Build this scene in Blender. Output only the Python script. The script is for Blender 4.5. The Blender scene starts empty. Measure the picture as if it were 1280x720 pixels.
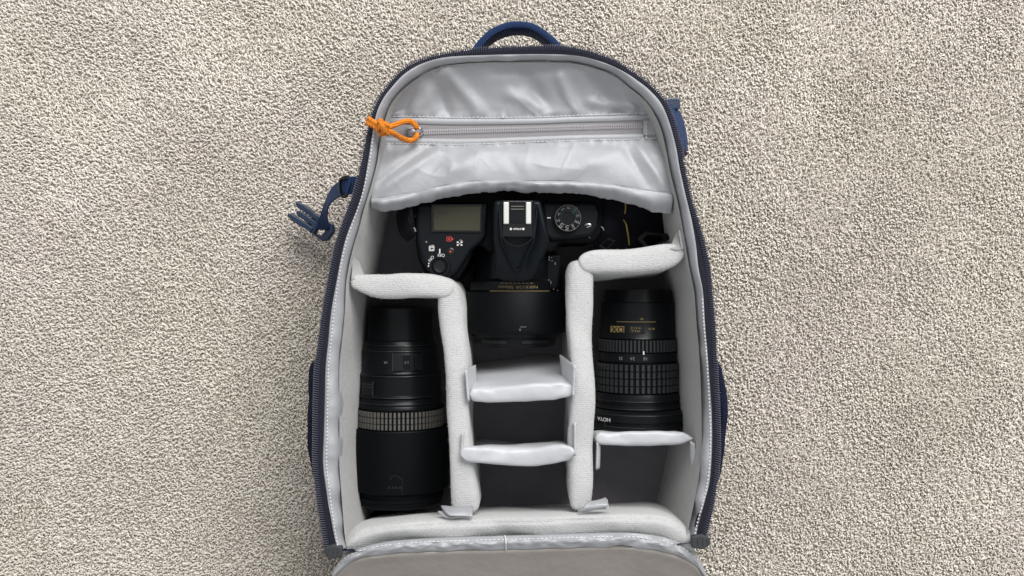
import bpy, bmesh, math, random
import numpy as np
from mathutils import Vector, Matrix, noise
random.seed(7)
rng = np.random.default_rng(11)
SC = bpy.context.scene
COL = SC.collection
R = math.radians

# ------------------------------------------------------------------ camera, light, exposure
CAM_Z = 0.85                      # camera height over the carpet, looking straight down
FPX = 1210.8                      # focal length in photograph pixels (1280 wide)
cam = bpy.data.cameras.new('Camera')
cam.sensor_width = 36.0
cam.lens = 36.0 * FPX / 1280.0
cam.clip_start = 0.01
cam.clip_end = 50
cam_o = bpy.data.objects.new('Camera', cam)
cam_o.location = (0, 0, CAM_Z)
COL.objects.link(cam_o)
SC.camera = cam_o

world = bpy.data.worlds.new('World'); SC.world = world
world.use_nodes = True
bg = world.node_tree.nodes['Background']
bg.inputs['Color'].default_value = (0.985, 0.99, 1.0, 1)
bg.inputs['Strength'].default_value = 0.58

def area(name, loc, target, sx, sy, watts, col):
    l = bpy.data.lights.new(name, 'AREA'); l.shape = 'RECTANGLE'
    l.size = sx; l.size_y = sy; l.energy = watts; l.color = col
    o = bpy.data.objects.new(name, l); COL.objects.link(o)
    o.location = loc
    o.rotation_euler = (Vector(target) - Vector(loc)).to_track_quat('-Z', 'Y').to_euler()
    return o
area('window_light', (0.62, 1.50, 1.75), (0, 0, 0.05), 1.6, 1.3, 68, (1.0, 0.985, 0.965))

SC.view_settings.view_transform = 'Standard'
SC.view_settings.look = 'None'
SC.view_settings.exposure = 0.16
SC.view_settings.gamma = 1.0
SC.view_settings.use_curve_mapping = False
SC.cycles.use_denoising = True

# ------------------------------------------------------------------ helpers
def P(px, py, z):
    s = FPX / (CAM_Z - z)
    return Vector(((px - 640.0) / s, (360.0 - py) / s, z))

def cr(pts, n, closed=False):
    """Catmull-Rom through nD points, resampled to n points evenly along the first two coordinates."""
    A = np.array(pts, float)
    k = len(A)
    out = []
    for i in range(k - 1):
        p0 = A[max(i - 1, 0)]; p1 = A[i]; p2 = A[i + 1]; p3 = A[min(i + 2, k - 1)]
        for t in np.linspace(0, 1, 24, endpoint=False):
            out.append(0.5 * ((2 * p1) + (-p0 + p2) * t + (2 * p0 - 5 * p1 + 4 * p2 - p3) * t * t + (-p0 + 3 * p1 - 3 * p2 + p3) * t ** 3))
    out.append(A[-1]); out = np.array(out)
    d = np.r_[0, np.cumsum(np.linalg.norm(np.diff(out[:, :2], axis=0), axis=1) + 1e-9)]
    u = np.linspace(0, d[-1], n)
    return np.stack([np.interp(u, d, out[:, c]) for c in range(out.shape[1])], 1)

def nz(x, y=0.0, z=0.0):
    return noise.noise(Vector((x, y, z)))

class MB:
    def __init__(s): s.v = []; s.f = []
    def grid(s, rows, close_u=False, close_v=False):
        b = len(s.v); nr = len(rows); nc = len(rows[0])
        for r in rows: s.v += [tuple(p) for p in r]
        for i in range(nr if close_v else nr - 1):
            for j in range(nc if close_u else nc - 1):
                i2 = (i + 1) % nr; j2 = (j + 1) % nc
                s.f.append((b + i * nc + j, b + i * nc + j2, b + i2 * nc + j2, b + i2 * nc + j))
        return s
    def tube(s, path, rad, sides=6, caps=True, flat=1.0, up=Vector((0, 0, 1))):
        path = [Vector(p) for p in path]; n = len(path)
        rads = rad if isinstance(rad, (list, tuple)) else [rad] * n
        rows = []
        for i, p in enumerate(path):
            t = (path[min(i + 1, n - 1)] - path[max(i - 1, 0)])
            t = t.normalized() if t.length > 1e-9 else Vector((1, 0, 0))
            a = up.cross(t)
            if a.length < 1e-4: a = Vector((1, 0, 0)).cross(t)
            a.normalize(); c = t.cross(a)
            rows.append([p + a * math.cos(2 * math.pi * k / sides) * rads[i] + c * math.sin(2 * math.pi * k / sides) * rads[i] * flat for k in range(sides)])
        b = len(s.v)
        s.grid(rows, close_u=True)
        if caps:
            s.f.append(tuple(b + k for k in range(sides)))
            s.f.append(tuple(b + (n - 1) * sides + k for k in range(sides)))
        return s
    def box(s, c, size, rot=None):
        b = len(s.v); c = Vector(c)
        for dx in (-.5, .5):
            for dy in (-.5, .5):
                for dz in (-.5, .5):
                    p = Vector((dx * size[0], dy * size[1], dz * size[2]))
                    if rot: p = rot @ p
                    s.v.append(tuple(c + p))
        for q in ((0, 1, 3, 2), (4, 6, 7, 5), (0, 4, 5, 1), (2, 3, 7, 6), (0, 2, 6, 4), (1, 5, 7, 3)):
            s.f.append(tuple(b + k for k in q))
        return s
    def lathe_y(s, cx, cz, prof, seg=72):
        """Surface of revolution about an axis parallel to y: prof = [(y, r)]."""
        rows = [[(cx + r * math.sin(2 * math.pi * k / seg), y, cz + r * math.cos(2 * math.pi * k / seg)) for k in range(seg)] for y, r in prof]
        return s.grid(rows, close_u=True)
    def lathe_z(s, c, prof, seg=40):
        rows = [[(c[0] + r * math.cos(2 * math.pi * k / seg), c[1] + r * math.sin(2 * math.pi * k / seg), c[2] + z) for k in range(seg)] for z, r in prof]
        return s.grid(rows, close_u=True)
    def extrude(s, poly, z0, z1, ztop=None):
        b = len(s.v); n = len(poly)
        s.v += [(p[0], p[1], z0) for p in poly]
        s.v += [(p[0], p[1], (ztop(p) if ztop else z1)) for p in poly]
        for i in range(n):
            j = (i + 1) % n
            s.f.append((b + i, b + j, b + n + j, b + n + i))
        s.f.append(tuple(b + i for i in range(n)))
        s.f.append(tuple(b + n + i for i in range(n)))
        return s
    def build(s, name, mat, parent=None, smooth=True, bevel=None, solid=None, sub=0, kind=None, angle=40, label=None):
        me = bpy.data.meshes.new(name)
        me.from_pydata(s.v, [], s.f); me.update()
        bm = bmesh.new(); bm.from_mesh(me)
        bmesh.ops.remove_doubles(bm, verts=bm.verts, dist=1e-6)
        bmesh.ops.recalc_face_normals(bm, faces=bm.faces)
        if smooth:
            for f in bm.faces: f.smooth = True
            ca = math.radians(angle)
            for e in bm.edges:
                if len(e.link_faces) == 2 and e.calc_face_angle(0) > ca: e.smooth = False
        bm.to_mesh(me); bm.free()
        return link(name, me, mat, parent, bevel, solid, sub, kind, label)

def link(name, me, mat, parent=None, bevel=None, solid=None, sub=0, kind=None, label=None):
    if mat: me.materials.append(mat)
    o = bpy.data.objects.new(name, me); COL.objects.link(o)
    if parent:
        o.parent = parent
        o.matrix_parent_inverse = Matrix.Translation(-world_loc(parent))
    if solid:
        m = o.modifiers.new('Solidify', 'SOLIDIFY'); m.thickness = solid; m.offset = 0
    if bevel:
        m = o.modifiers.new('Bevel', 'BEVEL'); m.width = bevel; m.segments = 3; m.limit_method = 'ANGLE'; m.angle_limit = R(35)
    if sub:
        m = o.modifiers.new('Subdivision', 'SUBSURF'); m.levels = sub; m.render_levels = sub
    if kind: o['kind'] = kind
    if label: o['label'] = label
    return o

def world_loc(o):
    l = Vector(o.location)
    # every mesh object keeps its origin at the scene origin relative to its root; only root Empties carry a location
    return l

def thing(name, label, cat, loc=(0, 0, 0), group=None):
    o = bpy.data.objects.new(name, None); COL.objects.link(o)
    o.location = loc; o.empty_display_size = 0.02
    o['label'] = label; o['category'] = cat
    if group: o['group'] = group
    return o

def sheet_rows(edges, n_along, n_across):
    """Ruled sheet between curves given as pixel+z polylines (px,py,z)."""
    cs = [cr(e, n_along) for e in edges]
    rows = []
    for i in range(n_along):
        across = cr([c[i] for c in cs], n_across) if len(cs) > 2 else np.linspace(cs[0][i], cs[1][i], n_across)
        rows.append([P(*q) for q in across])
    return rows

# ------------------------------------------------------------------ materials
def mat(name, col, rough=0.6, spec=0.5, metal=0.0, bump=None, var=None, sheen=0.0, coat=0.0, sheen_tint=None):
    m = bpy.data.materials.new(name); m.use_nodes = True
    nt = m.node_tree; b = nt.nodes['Principled BSDF']
    b.inputs['Base Color'].default_value = (*col, 1)
    b.inputs['Roughness'].default_value = rough
    b.inputs['Specular IOR Level'].default_value = spec
    b.inputs['Metallic'].default_value = metal
    if sheen:
        b.inputs['Sheen Weight'].default_value = sheen
        b.inputs['Sheen Roughness'].default_value = 0.5
    if coat: b.inputs['Coat Weight'].default_value = coat
    tc = nt.nodes.new('ShaderNodeTexCoord')
    if var:                                  # (scale, strength): uneven dye and wear
        n = nt.nodes.new('ShaderNodeTexNoise'); n.inputs['Scale'].default_value = var[0]; n.inputs['Detail'].default_value = 5
        nt.links.new(tc.outputs['Object'], n.inputs['Vector'])
        mx = nt.nodes.new('ShaderNodeMix'); mx.data_type = 'RGBA'
        k0 = 1 - var[1]; k1 = 1 + var[1]
        mx.inputs[6].default_value = (*[c * k0 for c in col], 1); mx.inputs[7].default_value = (*[min(1, c * k1) for c in col], 1)
        nt.links.new(n.outputs['Fac'], mx.inputs[0]); nt.links.new(mx.outputs[2], b.inputs['Base Color'])
    if bump:                                 # list of (kind, scale, distance)
        prev = None
        for kind, sc, dist in bump:
            if kind == 'noise':
                t = nt.nodes.new('ShaderNodeTexNoise'); t.inputs['Scale'].default_value = sc; t.inputs['Detail'].default_value = 4
                out = t.outputs['Fac']; vec = t.inputs['Vector']
            elif kind == 'vor':
                t = nt.nodes.new('ShaderNodeTexVoronoi'); t.inputs['Scale'].default_value = sc; out = t.outputs['Distance']; vec = t.inputs['Vector']
            else:
                t = nt.nodes.new('ShaderNodeTexWave'); t.inputs['Scale'].default_value = sc; t.bands_direction = {'wx': 'X', 'wy': 'Y', 'wz': 'Z', 'wd': 'DIAGONAL'}[kind]
                t.inputs['Distortion'].default_value = 1.0; t.inputs['Detail'].default_value = 2; out = t.outputs['Fac']; vec = t.inputs['Vector']
            nt.links.new(tc.outputs['Object'], vec)
            bp = nt.nodes.new('ShaderNodeBump'); bp.inputs['Distance'].default_value = dist; bp.inputs['Strength'].default_value = 1.0
            nt.links.new(out, bp.inputs['Height'])
            if prev: nt.links.new(prev.outputs['Normal'], bp.inputs['Normal'])
            prev = bp
        nt.links.new(prev.outputs['Normal'], b.inputs['Normal'])
    return m

M = {}
M['satin'] = mat('satin lining', (0.32, 0.328, 0.348), 0.44, 0.6, metal=0.10, bump=[('noise', 90, 0.0005), ('noise', 260, 0.00010), ('wx', 420, 0.00005), ('wy', 420, 0.00005)], var=(40, 0.06), sheen=0.15)
M['satin_white'] = mat('pale satin', (0.44, 0.45, 0.475), 0.42, 0.5, bump=[('noise', 55, 0.0012), ('noise', 300, 0.0001)], var=(50, 0.05), sheen=0.15)
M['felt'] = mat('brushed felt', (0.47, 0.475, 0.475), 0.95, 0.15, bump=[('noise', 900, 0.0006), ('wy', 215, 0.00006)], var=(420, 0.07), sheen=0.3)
M['fuzz'] = mat('felt fibre', (0.50, 0.505, 0.505), 0.9, 0.2)
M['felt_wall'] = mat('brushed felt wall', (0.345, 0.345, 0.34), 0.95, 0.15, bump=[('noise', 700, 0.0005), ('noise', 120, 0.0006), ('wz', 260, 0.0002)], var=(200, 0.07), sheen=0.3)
M['navy'] = mat('navy fabric', (0.005, 0.010, 0.036), 0.78, 0.25, bump=[('wd', 500, 0.0003), ('noise', 500, 0.0004)], var=(120, 0.25))
M['navy_web'] = mat('navy webbing', (0.008, 0.040, 0.140), 0.62, 0.4, bump=[('wx', 420, 0.0004), ('wy', 420, 0.0004)], var=(200, 0.2))
M['navy_plastic'] = mat('navy plastic', (0.006, 0.020, 0.052), 0.30, 0.5, bump=[('noise', 600, 0.0001)])
M['tape'] = mat('zipper tape', (0.019, 0.019, 0.036), 0.8, 0.3, bump=[('wx', 600, 0.0003), ('wy', 600, 0.0003)], var=(300, 0.2))
M['coil'] = mat('zipper coil', (0.040, 0.043, 0.065), 0.26, 0.7)
M['tape_grey'] = mat('pale zipper tape', (0.50, 0.48, 0.50), 0.8, 0.3, bump=[('wx', 700, 0.0003), ('wy', 700, 0.0003)])
M['coil_grey'] = mat('pale zipper coil', (0.46, 0.445, 0.465), 0.4, 0.5)
M['thread'] = mat('pale thread', (0.60, 0.60, 0.60), 0.7, 0.3)
M['thread_navy'] = mat('blue thread', (0.05, 0.09, 0.22), 0.7, 0.3)
M['orange'] = mat('orange cord', (0.74, 0.225, 0.014), 0.7, 0.3, bump=[('wd', 520, 0.0006), ('vor', 1400, 0.0003)], var=(700, 0.2))
M['steel'] = mat('steel', (0.52, 0.52, 0.54), 0.30, 0.5, metal=1.0, bump=[('noise', 500, 0.00008)])
M['rail'] = mat('hot shoe steel', (0.62, 0.62, 0.60), 0.42, 0.5, metal=0.6, var=(900, 0.12))
M['rubber'] = mat('grey moulded tab', (0.030, 0.032, 0.036), 0.55, 0.4, bump=[('noise', 500, 0.0001)])
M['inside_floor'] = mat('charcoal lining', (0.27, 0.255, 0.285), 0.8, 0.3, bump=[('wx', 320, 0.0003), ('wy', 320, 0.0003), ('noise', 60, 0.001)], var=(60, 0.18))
M['lid'] = mat('lid lining', (0.25, 0.228, 0.21), 0.55, 0.4, bump=[('noise', 40, 0.002), ('wx', 420, 0.0001)], var=(30, 0.06))  # brown reflected from the carpet is put into this base colour
M['black'] = mat('black camera plastic', (0.0026, 0.0042, 0.0062), 0.42, 0.16, bump=[('noise', 1500, 0.00012)], var=(60, 0.25))
M['black_grip'] = mat('black grip rubber', (0.0016, 0.0020, 0.0030), 0.65, 0.10, bump=[('vor', 900, 0.0003)])
M['gloss'] = mat('black gloss', (0.003, 0.0036, 0.0045), 0.25, 0.4)
M['barrel'] = mat('lens barrel', (0.0026, 0.0034, 0.0046), 0.30, 0.20, bump=[('noise', 1600, 0.00008)], var=(70, 0.25))
M['hood'] = mat('lens hood', (0.0020, 0.0030, 0.0040), 0.48, 0.10, bump=[('noise', 1800, 0.0001)], var=(50, 0.3))
M['ring_rubber'] = mat('ribbed rubber', (0.085, 0.082, 0.074), 0.55, 0.4, var=(400, 0.35))
M['ring_dark'] = mat('dark ribbed rubber', (0.020, 0.022, 0.023), 0.5, 0.3, var=(400, 0.3))
M['highlight_metal'] = mat('ring highlight metal', (0.075, 0.077, 0.082), 0.28, 0.5, metal=1.0)  # brighter metal standing in for highlight lines on the barrel's ring edges
M['white_print'] = mat('white print', (0.60, 0.60, 0.58), 0.6, 0.3)
M['grey_print'] = mat('grey print', (0.15, 0.15, 0.15), 0.6, 0.3)
M['hood_print'] = mat('hood relief', (0.009, 0.010, 0.011), 0.5, 0.2)
M['dial_print'] = mat('dial print', (0.32, 0.32, 0.31), 0.6, 0.3)
M['gold_print'] = mat('gold print', (0.21, 0.15, 0.06), 0.45, 0.4)
M['red_print'] = mat('red print', (0.42, 0.045, 0.03), 0.6, 0.3)
M['green_print'] = mat('green print', (0.02, 0.16, 0.09), 0.6, 0.3)
M['lcd'] = mat('status display', (0.040, 0.038, 0.023), 0.35, 0.25, var=(60, 0.06))
M['lcd_ink'] = mat('status digits', (0.016, 0.017, 0.012), 0.5, 0.3)
M['yellow'] = mat('yellow piping', (0.17, 0.13, 0.025), 0.7, 0.3)
M['strap'] = mat('black strap', (0.003, 0.0035, 0.008), 0.8, 0.2, bump=[('wd', 600, 0.0004)])
M['velcro'] = mat('velcro tab', (0.50, 0.51, 0.52), 0.8, 0.3, bump=[('noise', 900, 0.0008)], var=(200, 0.1))

def carpet_mat():
    m = bpy.data.materials.new('carpet yarn'); m.use_nodes = True
    nt = m.node_tree; b = nt.nodes['Principled BSDF']
    b.inputs['Roughness'].default_value = 0.9; b.inputs['Specular IOR Level'].default_value = 0.25
    b.inputs['Sheen Weight'].default_value = 0.25
    at = nt.nodes.new('ShaderNodeAttribute'); at.attribute_name = 'shade'
    tc = nt.nodes.new('ShaderNodeTexCoord')
    n = nt.nodes.new('ShaderNodeTexNoise'); n.inputs['Scale'].default_value = 9; n.inputs['Detail'].default_value = 3
    nt.links.new(tc.outputs['Object'], n.inputs['Vector'])
    add = nt.nodes.new('ShaderNodeMath'); add.operation = 'MULTIPLY_ADD'; add.inputs[1].default_value = 0.6; 
    nt.links.new(n.outputs['Fac'], add.inputs[0]); nt.links.new(at.outputs['Fac'], add.inputs[2])
    r = nt.nodes.new('ShaderNodeValToRGB')
    r.color_ramp.elements[0].position = 0.25; r.color_ramp.elements[0].color = (0.590, 0.549, 0.482, 1)
    r.color_ramp.elements[1].position = 1.1 if False else 1.0; r.color_ramp.elements[1].color = (0.88, 0.842, 0.768, 1)
    nt.links.new(add.outputs[0], r.inputs['Fac'])
    n2 = nt.nodes.new('ShaderNodeTexNoise'); n2.inputs['Scale'].default_value = 5.5; n2.inputs['Detail'].default_value = 4
    nt.links.new(tc.outputs['Object'], n2.inputs['Vector'])
    r2 = nt.nodes.new('ShaderNodeValToRGB')
    r2.color_ramp.elements[0].position = 0.36; r2.color_ramp.elements[0].color = (1.0, 0.995, 0.975, 1)
    r2.color_ramp.elements[1].position = 0.64; r2.color_ramp.elements[1].color = (1.0, 0.978, 1.0, 1)
    nt.links.new(n2.outputs['Fac'], r2.inputs['Fac'])
    mu = nt.nodes.new('ShaderNodeMix'); mu.data_type = 'RGBA'; mu.blend_type = 'MULTIPLY'; mu.inputs[0].default_value = 1.0
    nt.links.new(r.outputs['Color'], mu.inputs[6]); nt.links.new(r2.outputs['Color'], mu.inputs[7])
    nt.links.new(mu.outputs[2], b.inputs['Base Color'])
    return m
M['carpet'] = carpet_mat()
M['backing'] = mat('carpet backing', (0.56, 0.515, 0.45), 0.95, 0.2, bump=[('noise', 350, 0.003)], var=(300, 0.3))

# ------------------------------------------------------------------ carpet
def make_carpet():
    f = MB(); f.grid([[(-3, -3, -0.0060), (3, -3, -0.0060)], [(-3, 3, -0.0060), (3, 3, -0.0060)]])
    o = f.build('floor', M['backing']); o['kind'] = 'structure'; o['label'] = 'beige carpet backing over the floor'
    hx, hy, sp = 0.60, 0.40, 0.00160
    gx, gy = np.meshgrid(np.arange(-hx, hx, sp), np.arange(-hy, hy, sp))
    x = gx.ravel() + rng.uniform(-.5, .5, gx.size) * sp * 1.2
    y = gy.ravel() + rng.uniform(-.5, .5, gx.size) * sp * 1.2
    far = (np.abs(x) > 0.465) | (np.abs(y) > 0.268)
    keep = ~((np.abs(x) < 0.112) & (y > -0.42) & (y < 0.15)) & (~far | (rng.random(x.size) < .22))
    x, y, far = x[keep], y[keep], far[keep]; n = len(x)
    lean = np.array([nz(a * 20, b * 20, 1.7) * 2.2 + nz(a * 170, b * 170, 5.1) * 1.6 for a, b in zip(x, y)])
    ang = lean + 2.2 + rng.normal(0, 1.15, n)
    clump = np.array([nz(a * 150, b * 150, 9.3) for a, b in zip(x, y)])
    big = np.array([nz(a * 9, b * 9, 3.3) for a, b in zip(x, y)])
    L = 0.0068 + rng.normal(0, 0.0007, n) + clump * 0.0008 + big * 0.0005
    bend = np.clip(0.50 + rng.normal(0, 0.22, n) + big * .10, 0.08, 1.0)
    rad = (0.00084 + rng.normal(0, 0.00012, n)) * np.where(far, 1.9, 1.0)
    ks = np.array([0.25, 0.72, 1.0]); sides = 3; NR = 3
    dx, dy = np.cos(ang), np.sin(ang)
    ax = np.zeros((n, NR, 3))
    pos = np.stack([x, y, np.full(n, -0.0085) + ks[0] * L], 1)
    for i, k in enumerate(ks):
        if i:
            seg = (ks[i] - ks[i - 1]) * L
            th = bend * (ks[i] + ks[i - 1]) * 0.5 * 1.75
            pos = pos + np.stack([dx * np.sin(th) * seg, dy * np.sin(th) * seg, np.cos(th) * seg], 1)
        ax[:, i] = pos
    rr = np.array([0.95, 1.10, 0.62])
    V = np.zeros((n, NR, sides, 3))
    for i in range(NR):
        th = bend * ks[i] * 1.75
        t = np.stack([dx * np.sin(th), dy * np.sin(th), np.cos(th)], 1)
        a = np.stack([-dy, dx, np.zeros(n)], 1); c = np.cross(t, a)
        for k in range(sides):
            ph = 2 * math.pi * k / sides + i * 0.7
            V[:, i, k] = ax[:, i] + (a * math.cos(ph) + c * math.sin(ph)) * (rad * rr[i])[:, None]
    nv = NR * sides
    faces = []
    for i in range(NR - 1):
        for k in range(sides):
            faces.append((i * sides + k, i * sides + (k + 1) % sides, (i + 1) * sides + (k + 1) % sides, (i + 1) * sides + k))
    fa = np.array(faces)
    off = (np.arange(n) * nv)
    Q = (fa[None] + off[:, None, None]).reshape(-1, 4)
    cap = (np.arange(sides)[None] + (NR - 1) * sides + off[:, None])
    loops = np.concatenate([Q.reshape(-1), cap.reshape(-1)])
    starts = np.concatenate([np.arange(len(Q)) * 4, len(Q) * 4 + np.arange(n) * sides])
    me = bpy.data.meshes.new('carpet_pile')
    me.vertices.add(n * nv); me.vertices.foreach_set('co', V.reshape(-1).astype(np.float32))
    me.loops.add(len(loops)); me.loops.foreach_set('vertex_index', loops.astype(np.int32))
    me.polygons.add(len(starts)); me.polygons.foreach_set('loop_start', starts.astype(np.int32))
    me.polygons.foreach_set('use_smooth', np.ones(len(starts), bool))
    me.update(calc_edges=True)
    sh = np.clip(0.38 + rng.normal(0, 0.13, n) + big * 0.12, 0, 1)
    att = me.attributes.new('shade', 'FLOAT', 'POINT'); att.data.foreach_set('value', np.repeat(sh, nv).astype(np.float32))
    o = link('carpet_pile', me, M['carpet'], kind='stuff')
    o['label'] = 'beige twisted yarn pile of the carpet'; o['category'] = 'carpet'
make_carpet()

# ------------------------------------------------------------------ backpack
RIM = 0.150; FLOOR = 0.030
BAG = thing('backpack', 'open navy camera backpack with pale grey lining lying on the carpet', 'backpack', (0, 0, 0))
# stations round the rim, bottom left over the top to bottom right: zipper coil (px,py), lining edge, lining crease
ST = [
 (409,690, 421,686, 431,684), (404,660, 416,661, 428,660), (398,620, 409,620, 425,620), (394,580, 404,580, 422,580), (394,540, 405,540, 422,540),
 (394.5,500, 406,500, 422,500), (396,460, 407,460, 422,460), (400,430, 410,430, 425,430), (405,390, 414,390, 429,390), (412,350, 421,350, 431,350),
 (420,310, 429,310, 439,310), (427,287, 436,287, 446,287), (437,260, 447,260, 453,260), (446,235, 454,236, 460,238), (454,200, 460,202, 469,205),
 (460,168, 465,170, 474,172), (467,140, 471,141, 481,144), (475,122, 478.5,124, 488,128), (485,108.5, 488,111, 499,114), (500,91.5, 502.5,95, 514,101), (516,80.5, 518,84, 528,92),
 (536,73, 537,76, 544,84.5), (560,67.5, 560,71, 563,79.5), (600,62.5, 600,69, 600,76.5), (640,60.5, 640,68, 640,76), (680,59.5, 680,68, 680,76), (704,60, 703,68.5, 700,76.5),
 (728,63.5, 725,70.5, 720,78), (748,69.5, 744,75, 738,82), (768,77, 764,82, 757,88), (786,88, 783,91.5, 774,97), (801,98, 798,101.5, 788,108), (816,110.5, 812.5,113, 802,119), (831,128, 827,130, 816,135),
 (842,155, 837.5,156, 828,160), (850,185, 845.5,186, 835,189), (855,212, 850,213, 840,216), (863,249, 858.5,250, 849,252), (871,275, 865,277, 854,278), (879,305, 870,307, 859,307),
 (885,335, 873,335, 864,335), (888,365, 878.5,365, 870,365), (891.5,405, 881,405, 873,405), (893.5,440, 884,440, 876,440), (895,480, 887,480, 878,480), (897,520, 889.5,520, 879,520), (897.5,560, 890,560, 879,560),
 (895,600, 887,600, 875,600), (890,630, 880,630, 869,632), (885,652, 873,652, 864,655), (878,680, 868,679, 858,681)]
NS = 360
S = cr(ST, NS)
def w2(i, c, z): return P(S[i][c], S[i][c + 1], z)
Tw = [w2(i, 0, RIM) for i in range(NS)]; Lw = [w2(i, 2, RIM) for i in range(NS)]; Iw = [w2(i, 4, RIM - .006) for i in range(NS)]
def outward(i):
    a = Tw[max(i - 1, 0)]; b = Tw[min(i + 1, NS - 1)]; d = (b - a); d.z = 0; d.normalize()
    return Vector((-d.y, d.x, 0))          # left of travel = outside (travel is clockwise in the picture)
OUT = [outward(i) for i in range(NS)]

def shell():
    m = MB(); rows = []
    for off, z in ((-0.0005, RIM - .0035), (0.0005, RIM - .006), (0.0016, RIM - .02), (0.003, 0.10), (0.003, 0.05), (-0.002, 0.015), (-0.014, 0.0005), (-0.05, -0.001)):
        row = []
        for i in range(NS):
            p = Tw[i] + OUT[i] * (off + nz(Tw[i].x * 25, Tw[i].y * 25, z * 30) * 0.0015 * (1 if z < .14 else 0)); p.z = z
            row.append(p)
        rows.append(row)
    m.grid(rows)
    # closing wall at the foot of the bag
    a, b = rows, None
    foot = [[r[0] for r in rows], [r[-1] for r in rows]]
    fr = []
    for t in np.linspace(0, 1, 30):
        fr.append([foot[0][k].lerp(foot[1][k], t) + Vector((0, -0.004 * math.sin(math.pi * t), 0)) for k in range(len(rows))])
    m.grid(fr)
    m.build('outer_shell', M['navy'], BAG)
shell()

def zip_tape():
    m = MB(); rows = []
    for t, dz in ((-0.25, -.0018), (0.15, -0.0004), (0.6, -.0003), (0.98, -0.0010), (1.12, -.0045)):
        row = []
        for i in range(NS):
            p = Tw[i].lerp(Lw[i], t); p.z = RIM + dz + nz(p.x * 40, p.y * 40, 2) * .0006
            row.append(p)
        rows.append(row)
    m.grid(rows); m.build('zipper_tape', M['tape'], BAG, solid=0.0006)
    # coil: one short raised loop after another along the edge
    n = int(sum((Tw[i + 1] - Tw[i]).length for i in range(NS - 1)) / 0.00165)
    D = cr([(p.x, p.y, *OUT[i][:2]) for i, p in enumerate(Tw)], n)
    m = MB()
    for k in range(n):
        c = Vector((D[k][0], D[k][1], RIM + .0002)); o = Vector((D[k][2], D[k][3], 0)).normalized()
        tdir = Vector((o.y, -o.x, 0)); w = 0.0022; s = tdir * 0.0005
        m.tube([c - o * w - s + Vector((0, 0, -.0006)), c - o * w * .55 - s * .5 + Vector((0, 0, .0007)), c + o * w * .55 + s * .5 + Vector((0, 0, .0008)), c + o * w + s + Vector((0, 0, -.0009))], [.00044, .00052, .00052, .00044], 4)
    m.build('zipper_coil', M['coil'], BAG, kind='stuff')
zip_tape()

def lining():
    m = MB(); rows = []
    prof = ((0.0, -.0028, 0), (-0.06, -.0005, 0), (0.06, .0010, .25), (0.35, .0002, .8), (0.7, -.0022, 1), (1.0, -.006, 1), (1.12, -.014, .6), (1.1, -.03, .3))
    for t, dz, wv in prof:
        row = []
        for i in range(NS):
            p = Lw[i].lerp(Iw[i], t)
            a = nz(p.x * 30, p.y * 30, 7.7); b_ = nz(p.x * 75 + 3, p.y * 75, 1.2)
            amp = 1.0 + 2.2 * max(0, 1 - min(i, (NS - 1 - i)) / 75)
            p += -OUT[i] * (a * .0012 + b_ * .0008) * wv * amp
            p.z = RIM + dz + (b_ * .0012 + abs(nz(p.x * 120, p.y * 120, 4)) * .0012) * wv * amp
            row.append(p)
        rows.append(row)
    m.grid(rows); m.build('rim_lining', M['satin'], BAG, sub=1)
    # stitch line beside the edge
    n = 330
    ed = cr([(*(Lw[i].lerp(Iw[i], .30))[:2],) for i in range(NS)], n * 2)
    m = MB()
    for k in list(range(0, 118)) + list(range(262, n)):
        a = Vector((ed[2 * k][0], ed[2 * k][1], RIM + .0016)); b_ = Vector((ed[2 * k + 1][0], ed[2 * k + 1][1], RIM + .0016))
        m.tube([a, a.lerp(b_, .5) + Vector((0, 0, .0004)), a.lerp(b_, 1.0)], .00046, 4)
    m.build('stitching', M['thread'], BAG, kind='stuff')
lining()

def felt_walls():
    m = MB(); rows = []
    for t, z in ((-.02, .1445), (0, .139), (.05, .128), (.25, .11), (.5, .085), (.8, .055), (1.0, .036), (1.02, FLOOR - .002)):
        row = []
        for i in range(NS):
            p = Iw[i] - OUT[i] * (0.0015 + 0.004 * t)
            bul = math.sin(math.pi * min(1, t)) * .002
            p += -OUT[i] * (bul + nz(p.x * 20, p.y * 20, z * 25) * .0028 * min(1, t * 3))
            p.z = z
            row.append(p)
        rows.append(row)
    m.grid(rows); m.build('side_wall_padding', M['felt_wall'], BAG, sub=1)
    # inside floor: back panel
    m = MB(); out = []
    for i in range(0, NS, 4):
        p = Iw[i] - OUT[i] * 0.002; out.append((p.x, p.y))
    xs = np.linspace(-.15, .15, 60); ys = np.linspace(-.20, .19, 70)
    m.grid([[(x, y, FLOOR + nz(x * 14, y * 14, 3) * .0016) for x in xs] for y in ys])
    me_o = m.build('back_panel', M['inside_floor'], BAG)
    bm = bmesh.new(); bm.from_mesh(me_o.data)
    poly = out
    def inside(x, y):
        c = False; j = len(poly) - 1
        for i in range(len(poly)):
            if (poly[i][1] > y) != (poly[j][1] > y) and x < (poly[j][0] - poly[i][0]) * (y - poly[i][1]) / (poly[j][1] - poly[i][1]) + poly[i][0]: c = not c
            j = i
        return c
    kill = [v for v in bm.verts if not inside(v.co.x * .95, v.co.y * .97)]
    bmesh.ops.delete(bm, geom=kill, context='VERTS'); bm.to_mesh(me_o.data); bm.free()
felt_walls()

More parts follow.
